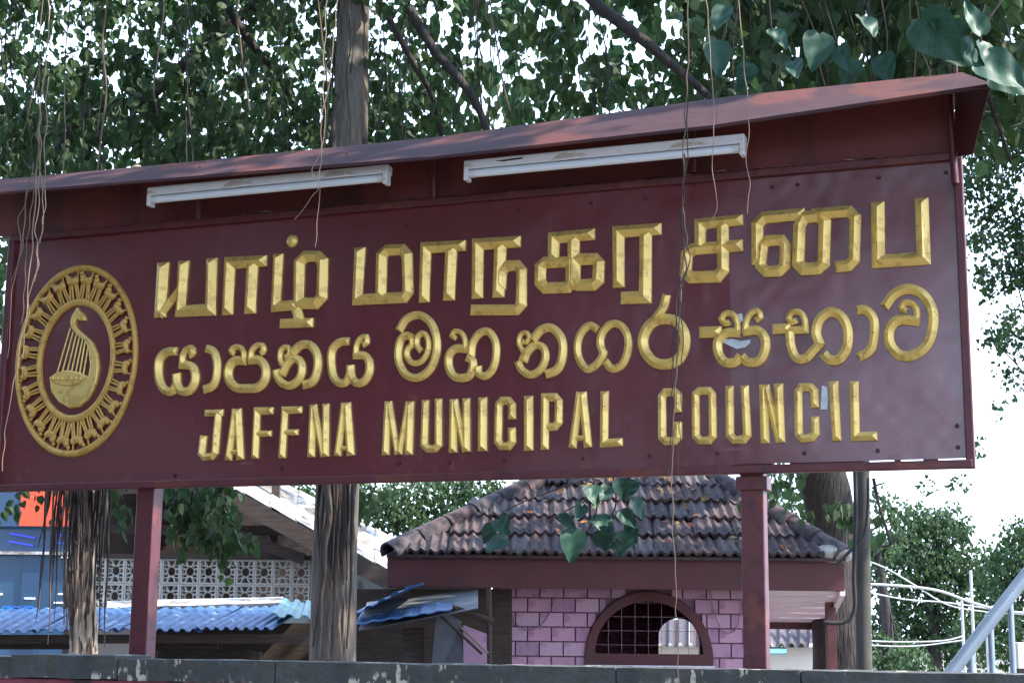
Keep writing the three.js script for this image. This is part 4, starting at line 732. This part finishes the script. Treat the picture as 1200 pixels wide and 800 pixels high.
// ---------------------------------------------------------------- house with pierced screen and pale roof
{
  const D = 20, m = mpp(D), o = onGround(240, D), h = thing('bungalow', o, 0, 'grey-walled house with pierced white block screen and pale corrugated roof', 'house');
  const q = (px, py, d = D) => rel(o, at(px, py, d));
  // pierced blocks
  const cw = 21.5 * m, ch = 29 * m, x0 = q(104, 655).x, yT = q(230, 655).y;
  const bg = (() => { const g = [], b = 0.022, W = cw - 0.004, Hh = ch - 0.004, z = 0;
    g.push(box(W, b, 0.1, 0, Hh / 2 - b / 2, z), box(W, b, 0.1, 0, -Hh / 2 + b / 2, z), box(b, Hh - 2 * b, 0.1, W / 2 - b / 2, 0, z), box(b, Hh - 2 * b, 0.1, -W / 2 + b / 2, 0, z));
    const tor = new THREE.TorusGeometry(0.055, 0.011, 6, 20).scale(1, 1.15, 3.2); g.push(tor);
    for (let i = 0; i < 8; i++) { const a = i * Math.PI / 4 + Math.PI / 8, c = Math.cos(a), s = Math.sin(a), t = Math.min((W / 2 - b / 2) / Math.abs(c), (Hh / 2 - b / 2) / Math.abs(s)); g.push(beam(V(c * 0.055, s * 0.063, 0), V(c * t, s * t, 0), 0.085, 0.017)); }
    for (const [x, y] of [[0, 1], [0, -1]]) g.push(beam(V(-W / 2, y * Hh * 0.28, 0), V(0, y * 0.063, 0), 0.08, 0.014), beam(V(W / 2, y * Hh * 0.28, 0), V(0, y * 0.063, 0), 0.08, 0.014));
    return uvBox(mergeGeometries(g.map(t => { t = t.toNonIndexed(); t.deleteAttribute('uv'); return t; }))); })(); bg.userData.done = true;
  for (let r = 0; r < 2; r++) for (let c = 0; c < 12; c++) { const b = mesh('pierced_block', bg, M.breeze, h); b.position.set(x0 + (c + 0.5) * cw, yT - (r + 0.5) * ch, 0); }
  mesh('sill_beam', box(12 * cw, 0.05, 0.16, x0 + 6 * cw, yT + 0.028, 0), M.timber, h);
  mesh('wall', box(12 * cw, yT - 2 * ch - 0.01, 0.14, x0 + 6 * cw, (yT - 2 * ch - 0.01) / 2, 0), M.greyWall, h);
  // plastered gable wall beside it, the roof falling towards the kiosk
  const g0 = q(356, 640), g1 = q(480, 690);
  mesh('gable_wall', slab([V(x0 + 12 * cw + 0.005, 0, 0.06), V(g1.x, 0, 0.06), V(g1.x, q(470, 675).y, 0.06), V(x0 + 12 * cw + 0.005, q(356, 618).y, 0.06)], 0.14), M.greyWall, h);
  const N = 7, a0 = q(255, 562, 19.4), a1 = q(470, 676, 19.4), b0 = q(262, 532, 22), b1 = q(470, 636, 22);
  for (let i = 0; i < N; i++) {                                              // corrugated roof strips down the slope
    const L = (s, t) => { const A = a0.clone().lerp(a1, s), B = b0.clone().lerp(b1, s); return A.lerp(B, t); };
    const pos = [], s0 = i / N, s1 = (i + 1.06) / N, K = 44, lift = 0.014 * (N - i) * 0 + 0.0;
    for (let j = 0; j < K; j++) { const t0 = j / K, t1 = (j + 1) / K, w = t => 0.03 * Math.sin(t * Math.PI * 2 * 15), p = [L(s0, t0), L(s1, t0), L(s1, t1), L(s0, t1)]; p[0].y += w(t0) + 0.02; p[1].y += w(t0); p[2].y += w(t1); p[3].y += w(t1) + 0.02; for (const [a, b, c] of [[0, 1, 2], [0, 2, 3]]) pos.push(...p[a].toArray(), ...p[b].toArray(), ...p[c].toArray()); }
    for (let j = 0; j < K; j++) { const t0 = j / K, t1 = (j + 1) / K, w = t => 0.03 * Math.sin(t * Math.PI * 2 * 15), p = [L(s1, t0), L(s1, t1)], r = p.map(x => x.clone()); p[0].y += w(t0); p[1].y += w(t1); r[0].y += w(t0) - 0.012; r[1].y += w(t1) - 0.012; pos.push(...p[0].toArray(), ...r[0].toArray(), ...r[1].toArray(), ...p[0].toArray(), ...r[1].toArray(), ...p[1].toArray()); }
    const g = new THREE.BufferGeometry(); g.setAttribute('position', new THREE.Float32BufferAttribute(pos, 3)); g.computeVertexNormals(); mesh('roof_sheet', g, M.asbestos, h);
  }
  mesh('barge_board', beam(a0.clone().add(V(0, -0.13, 0.02)), a1.clone().add(V(0, -0.13, 0.02)), 0.04, 0.2), M.timber, h);
  mesh('rafter', beam(q(200, 600, 19.8), q(356, 655, 19.8), 0.08, 0.14), M.timber, h);
  mesh('rafter', beam(q(105, 620, 20.3), q(356, 622, 20.3), 0.08, 0.12), M.timber, h);
  for (const px of [165, 250, 315]) mesh('veranda_post', box(0.1, 1.2, 0.1, q(px, 650).x, yT + 0.65, -0.4), M.timber, h);
  mesh('inner_wall', slab([V(q(106, 700, 23).x, 0, -3), V(q(400, 700, 23).x, 0, -3), V(q(400, 700, 23).x, 3.1, -3), V(q(290, 700, 23).x, 3.6, -3), V(q(106, 700, 23).x, 3.6, -3)], 0.12), M.timber, h);
  mesh('inner_wall', box(0.12, 3.4, 2.8, q(113, 700, 21.4).x, 1.7, -1.5), M.timber, h);
  mesh('veranda_roof', slab([q(106, 575, 19.6), q(262, 568, 19.6), q(262, 560, 23.2), q(106, 560, 23.2)], 0.06), M.timber, h);
}

// ---------------------------------------------------------------- shop front far along the street
{
  const D = 27, o = onGround(10, D), s = thing('shop_building', o, 0, 'blue glass shop front with an orange panel and lit blue strips', 'shop');
  const q = (px, py, d = D) => rel(o, at(px, py, d)), pan = (n, x0, y0, x1, y1, z, mat, par) => { const a = q(x0, y0), b = q(x1, y1); return mesh(n, box(b.x - a.x, a.y - b.y, 0.08, (a.x + b.x) / 2, (a.y + b.y) / 2, z), mat, par || s); };
  pan('wall', -160, 470, 104, 830, -0.5, M.navy);
  pan('upper_panel', -160, 470, 26.6, 617, 0, M.navy); pan('orange_panel', 27, 560, 96, 617, 0.02, M.orange);
  pan('soffit_panel', -160, 618, 102, 647, -0.1, M.navy);
  for (const [x0, y0, x1, y1] of [[11, 625, 40, 630], [10, 634, 38, 639], [62, 626, 80, 628], [60, 635, 78, 637]]) { const a = q(x0, y0), b = q(x1, y1); mesh('light_strip', beam(V(a.x, a.y, 0), V(b.x, b.y, 0), 0.02, 0.022), M.ledBlue, s); }
  mesh('ledge', box(3.8, 0.05, 0.2, q(20, 648).x, q(20, 648).y, 0.02), M.asbestos, s);
  for (const [x0, x1] of [[-160, -42], [-41, 30], [31, 100]]) pan('shop_pane', x0, 651, x1, 830, -0.04, M.shopGlass);
  pan('mullion', 28, 651, 37, 830, 0.0, M.navy);
  for (const [x, y] of [[35, 701], [75, 696], [-4, 696], [78, 653], [70, 706]]) { const p = q(x, y); mesh('ceiling_lamp', new THREE.CylinderGeometry(0.09, 0.09, 0.02, 16).scale(1.1, 1, 0.4).translate(p.x, p.y, 0.03), M.lampWhite, s); }
  { const x0 = q(4, 714), seg = []; let x = x0.x; const w = 3.9 * mpp(D); for (let i = 0; i < 9; i++) { for (const [a, b, c, d] of [[0, 0, 0, 1], [0, 1, 0.7, 1], [0.7, 0, 0.7, 1], [0, 0, 0.7, 0], [0, 0.5, 0.7, 0.5]]) if (rnd() < 0.62) seg.push(beam(V(x + a * w, x0.y + (b - 0.5) * 0.1, 0.04), V(x + c * w + 1e-4, x0.y + (d - 0.5) * 0.1, 0.04), 0.012, 0.014)); x += w; } mesh('lit_sign', seg, M.ledText, s); }
  mesh('lit_panel', box(0.28, 0.05, 0.02, q(34, 758).x, q(34, 757).y, 0.06), M.lampWhite, s);
}

// ---------------------------------------------------------------- shed with blue sheet roof, and the loose sheets beside it
function corrugated(name, a, b, c, d, waves, amp, mat, par) {                // a-b front edge, d-c back edge
  const K = waves * 6, pos = [], L = (s, t) => a.clone().lerp(b, s).lerp(d.clone().lerp(c, s), t), w = s => { const f = (s * waves) % 1; return amp * (f < 0.3 ? 1 : f < 0.45 ? 1 - (f - 0.3) / 0.15 : f < 0.85 ? 0 : (f - 0.85) / 0.15); };
  for (let i = 0; i < K; i++) { const s0 = i / K, s1 = (i + 1) / K, p = [L(s0, 0), L(s1, 0), L(s1, 1), L(s0, 1)]; p[0].y += w(s0); p[1].y += w(s1); p[2].y += w(s1); p[3].y += w(s0); const e = [p[0].clone(), p[1].clone()]; e[0].y -= 0.008; e[1].y -= 0.008;
    for (const t of [[p[0], p[1], p[2]], [p[0], p[2], p[3]], [e[0], e[1], p[1]], [e[0], p[1], p[0]]]) for (const x of t) pos.push(...x.toArray()); }
  const g = new THREE.BufferGeometry(); g.setAttribute('position', new THREE.Float32BufferAttribute(pos, 3)); g.computeVertexNormals(); return mesh(name, g, mat, par);
}
{
  const D = 12.5, o = onGround(170, D), s = thing('lean_to_shed', o, 0, 'low lean-to shed roofed with faded blue corrugated sheets', 'shed');
  const q = (px, py, d = D) => rel(o, at(px, py, d));
  const ed = [-60, 40, 135, 232, 345];
  for (let i = 0; i < 4; i++) { const l = i * 0.008, f = [V(0, l, 0), V(0, -l, 0)]; corrugated('roof_sheet', q(ed[i] - 4, 741).add(V(0, l, 0)), q(ed[i + 1] + (i === 3 ? -24 : 6), 741 + (i === 2 ? 1 : 0)).add(V(0, l, 0)), q(ed[i + 1] + (i === 3 ? 20 : 54), 713, 16).add(V(0, l, 0)), q(ed[i] + 44, 716, 16).add(V(0, l, 0)), 8, 0.022, M.blueSheet, s); }
  corrugated('roof_sheet', q(318, 722, 13.2), q(372, 726, 13.2), q(372, 708, 15), q(333, 704, 15), 3, 0.03, M.tealSheet, s);
  mesh('pale_batten', slab([q(125, 712, 16.1), q(332, 706, 16.1), q(332, 699, 16.4), q(125, 704, 16.4)], 0.03), M.asbestos, s);
  mesh('eave_beam', beam(q(-60, 749, 12.7), q(372, 748, 12.7), 0.08, 0.07), M.timber, s);
  for (const [x0, x1] of [[-60, 85], [180, 255]]) mesh('rail_board', beam(q(x0, 757, 13), q(x1, 757, 13), 0.04, 0.05), M.timber, s);
  mesh('back_wall', slab([q(80, 860, 15.5), q(175, 860, 15.5), q(175, 730, 15.5), q(80, 730, 15.5)], 0.08), M.plaster, s);
  mesh('back_wall', slab([q(176, 860, 15.7), q(372, 860, 15.7), q(372, 730, 15.7), q(176, 730, 15.7)], 0.08), M.timber, s);
  for (const px of [-20, 178, 300]) mesh('shed_post', box(0.08, 1.42, 0.08, q(px, 760, 12.9).x, 0.71, q(px, 760, 12.9).z), M.timber, s);
}
{
  const D = 13, o = onGround(490, D), s = thing('scrap_stall', o, 0, 'dark makeshift stall with tilted blue-edged sheets and loose boards', 'stall');
  const q = (px, py, d = D) => rel(o, at(px, py, d));
  corrugated('roof_sheet', q(412, 722, 12.6), q(476, 690, 12.6), q(500, 684, 14.6), q(430, 712, 14.6), 4, 0.02, M.blueSheet, s);
  corrugated('roof_sheet', q(415, 732, 12.4), q(530, 714, 12.4), q(530, 700, 14.6), q(425, 716, 14.6), 6, 0.008, M.blueSheet, s);
  mesh('tarpaulin', slab([q(420, 738, 12.8), q(560, 712, 12.8), q(560, 690, 14.5), q(430, 705, 14.5)], 0.01), M.tarp, s);
  mesh('loose_board', slab([q(472, 820, 13.1), q(498, 820, 13.1), q(497, 735, 13.4), q(472, 736, 13.4)], 0.02), M.timber, s);
  mesh('loose_board', slab([q(502, 820, 13.0), q(544, 820, 13.0), q(541, 728, 13.4), q(512, 712, 13.4)], 0.02), M.tarp, s);
  mesh('loose_board', slab([q(543, 820, 13.2), q(574, 820, 13.2), q(574, 744, 13.3), q(543, 732, 13.3)], 0.02), M.brick[3], s);
  mesh('back_boards', slab([q(415, 830, 14.8), q(600, 830, 14.8), q(600, 690, 14.8), q(415, 690, 14.8)], 0.02), M.timber, s);
  mesh('stick', bar(q(515, 720, 12.9), q(565, 766, 12.8), 0.012, 6), M.timber, s); mesh('stick', bar(q(540, 735, 12.9), q(572, 765, 12.85), 0.009, 6), M.rootPale, s);
  mesh('stick', bar(q(530, 712, 12.9), q(578, 728, 12.9), 0.03, 6), M.timber, s); mesh('stall_post', bar(q(573, 690, 12.9), q(574, 830, 12.9), 0.02, 8), M.timber, s);
}

// ---------------------------------------------------------------- slim pole, handrail, cables, far house
{
  const b = onGround(1012, 8.6), t = thing('slim_pole', b, 0, 'slim dark weathered pole beside the leaning tree trunk', 'pole');
  mesh('shaft', tube([V(0, 0, 0), V(0, 1.5, 0), rel(b, at(1011, 560, 8.6)), rel(b, at(1009, 300, 8.6))], [0.046, 0.043, 0.04, 0.038], 14, 0.03), M.pole, t);
  const q = (px, py, d = 8.5) => rel(b, at(px, py, d));
  mesh('conduit', tube([q(1002, 540), q(1003, 600), q(1001, 680), q(1002, 712), q(997, 725), q(985, 730), q(966, 729)], 0.012, 8), M.cable, t);
  mesh('conduit', tube([q(1018, 560), q(1017, 600), q(1012, 628), q(992, 650), q(980, 662)], 0.009, 8), M.cable, t);
}
{
  const t = tag(mesh('hooked_twig', [tube([at(1024, 560, 8), at(1030, 590, 8), at(1038, 615, 8), at(1044, 638, 8)], [0.01, 0.007, 0.008], 6), tube([at(1034, 640, 8), at(1042, 639, 8), at(1048, 634, 8), at(1053, 630, 8)], [0.006, 0.008, 0.006], 6), tube([at(1022, 572, 8), at(1029, 568, 8), at(1037, 566, 8)], 0.005, 5)], M.rootDark), 'dark hooked twig dangling under the end of the board', 'twig');
}
{
  const o = onGround(1150, 6.8), t = thing('handrail', o, 0, 'sloping blue-grey pipe handrail with thin balusters beside the wall', 'handrail'), q = (px, py, d = 6.8) => rel(o, at(px, py, d));
  mesh('rail', tube([q(1060, 850), q(1112, 792), q(1150, 742), q(1200, 678), q(1250, 614)], 0.029, 16), M.railPaint, t);
  for (const [x, y, r] of [[1138, 760, 0.013], [1161, 730, 0.013], [1184, 700, 0.013], [1207, 670, 0.013]]) { const p = q(x, y); mesh('baluster', bar(V(p.x, 0, p.z), p, r, 10), M.railPaint, t); }
}
{
  const lab = ['upper pale overhead cable sagging across the distant trees', 'pair of pale overhead cables crossing below it'];
  const w = (pts, d, r, label, mat) => { const p = pts.map(([x, y]) => at(x, y, d)), o = p[0].clone(), m = mesh('overhead_cable', tube(p.map(v => v.clone().sub(o)), r, 6), mat); m.position.copy(o); tag(m, label, 'cable', 'overhead cables'); };
  w([[1010, 655], [1035, 664], [1070, 684], [1110, 708], [1150, 716], [1240, 722]], 24, 0.011, 'thin upper cable falling steeply across the distant trees', M.cablePale);
  w([[1000, 684], [1050, 686], [1100, 692], [1140, 706], [1180, 716], [1240, 720]], 24, 0.022, 'thick pale bundle of overhead cable crossing the distant trees', M.cablePale);
  w([[1000, 690], [1060, 702], [1110, 706], [1240, 726]], 25, 0.013, 'thin cable running just under the thick bundle', M.cablePale);
  w([[1000, 750], [1060, 752], [1110, 750], [1130, 745]], 24, 0.013, 'thin low cable above the wall by the slim pole', M.cablePale);
  w([[1000, 755], [1070, 757], [1130, 750]], 24, 0.012, 'lowest thin cable above the wall by the slim pole', M.cablePale);
  for (const [x, y, l] of [[1129, 705, 'short pale utility post where the low cables end'], [1141, 668, 'taller pale utility post standing among the distant trees'], [1157, 720, 'short pale utility post behind the handrail']]) { const b = onGround(x, 24.2), p = at(x, y, 24.2), m = mesh('utility_post', cyl(0.026, 0.02, p.y, 0, p.y / 2, 0, 10), M.cablePale); m.position.set(b.x, 0, b.z); tag(m, l, 'post', 'utility posts'); }
}
{
  const D = 34, o = onGround(930, D), h = thing('far_house', o, 0, 'low far house with sunlit clay roof seen under the kiosk eave', 'house'), q = (px, py, d = D) => rel(o, at(px, py, d));
  mesh('wall', slab([V(q(700, 760).x, 0, 0), V(q(975, 760).x, 0, 0), V(q(975, 760).x, q(900, 758).y, 0), V(q(700, 760).x, q(900, 758).y, 0)], 0.2), M.plaster, h);
  const e0 = q(690, 758, D - 0.6), e1 = q(985, 758, D - 0.6), r0 = q(690, 726, D + 4), r1 = q(985, 726, D + 4);
  for (let i = 0; i < 5; i++) corrugated('roof_section', e0.clone().lerp(e1, i / 5), e0.clone().lerp(e1, (i + 0.995) / 5), r0.clone().lerp(r1, (i + 0.995) / 5), r0.clone().lerp(r1, i / 5), 5, 0.08, M.tile[i % 3], h);
  mesh('awning', slab([q(890, 765, D - 1.4), q(922, 765, D - 1.4), q(922, 758, D - 0.3), q(890, 758, D - 0.3)], 0.03), M.tealSheet, h);
}
{
  const p = onGround(1197, 7.4), t = thing('gate_pillar', p, 0, 'white painted gate pillar with a dark base beside the handrail', 'pillar');
  mesh('shaft', rbox(0.06, 0.12, 0.06, 0, at(1197, 768, 7.4).y, 0, 0.004), M.plaster, t); mesh('base', box(0.062, at(1197, 783, 7.4).y, 0.062, 0, at(1197, 783, 7.4).y / 2 , 0), M.dark, t);
}

scene.traverse(o => { if (o.isMesh) { o.castShadow = true; o.receiveShadow = true; } });
renderer.render(scene, camera);
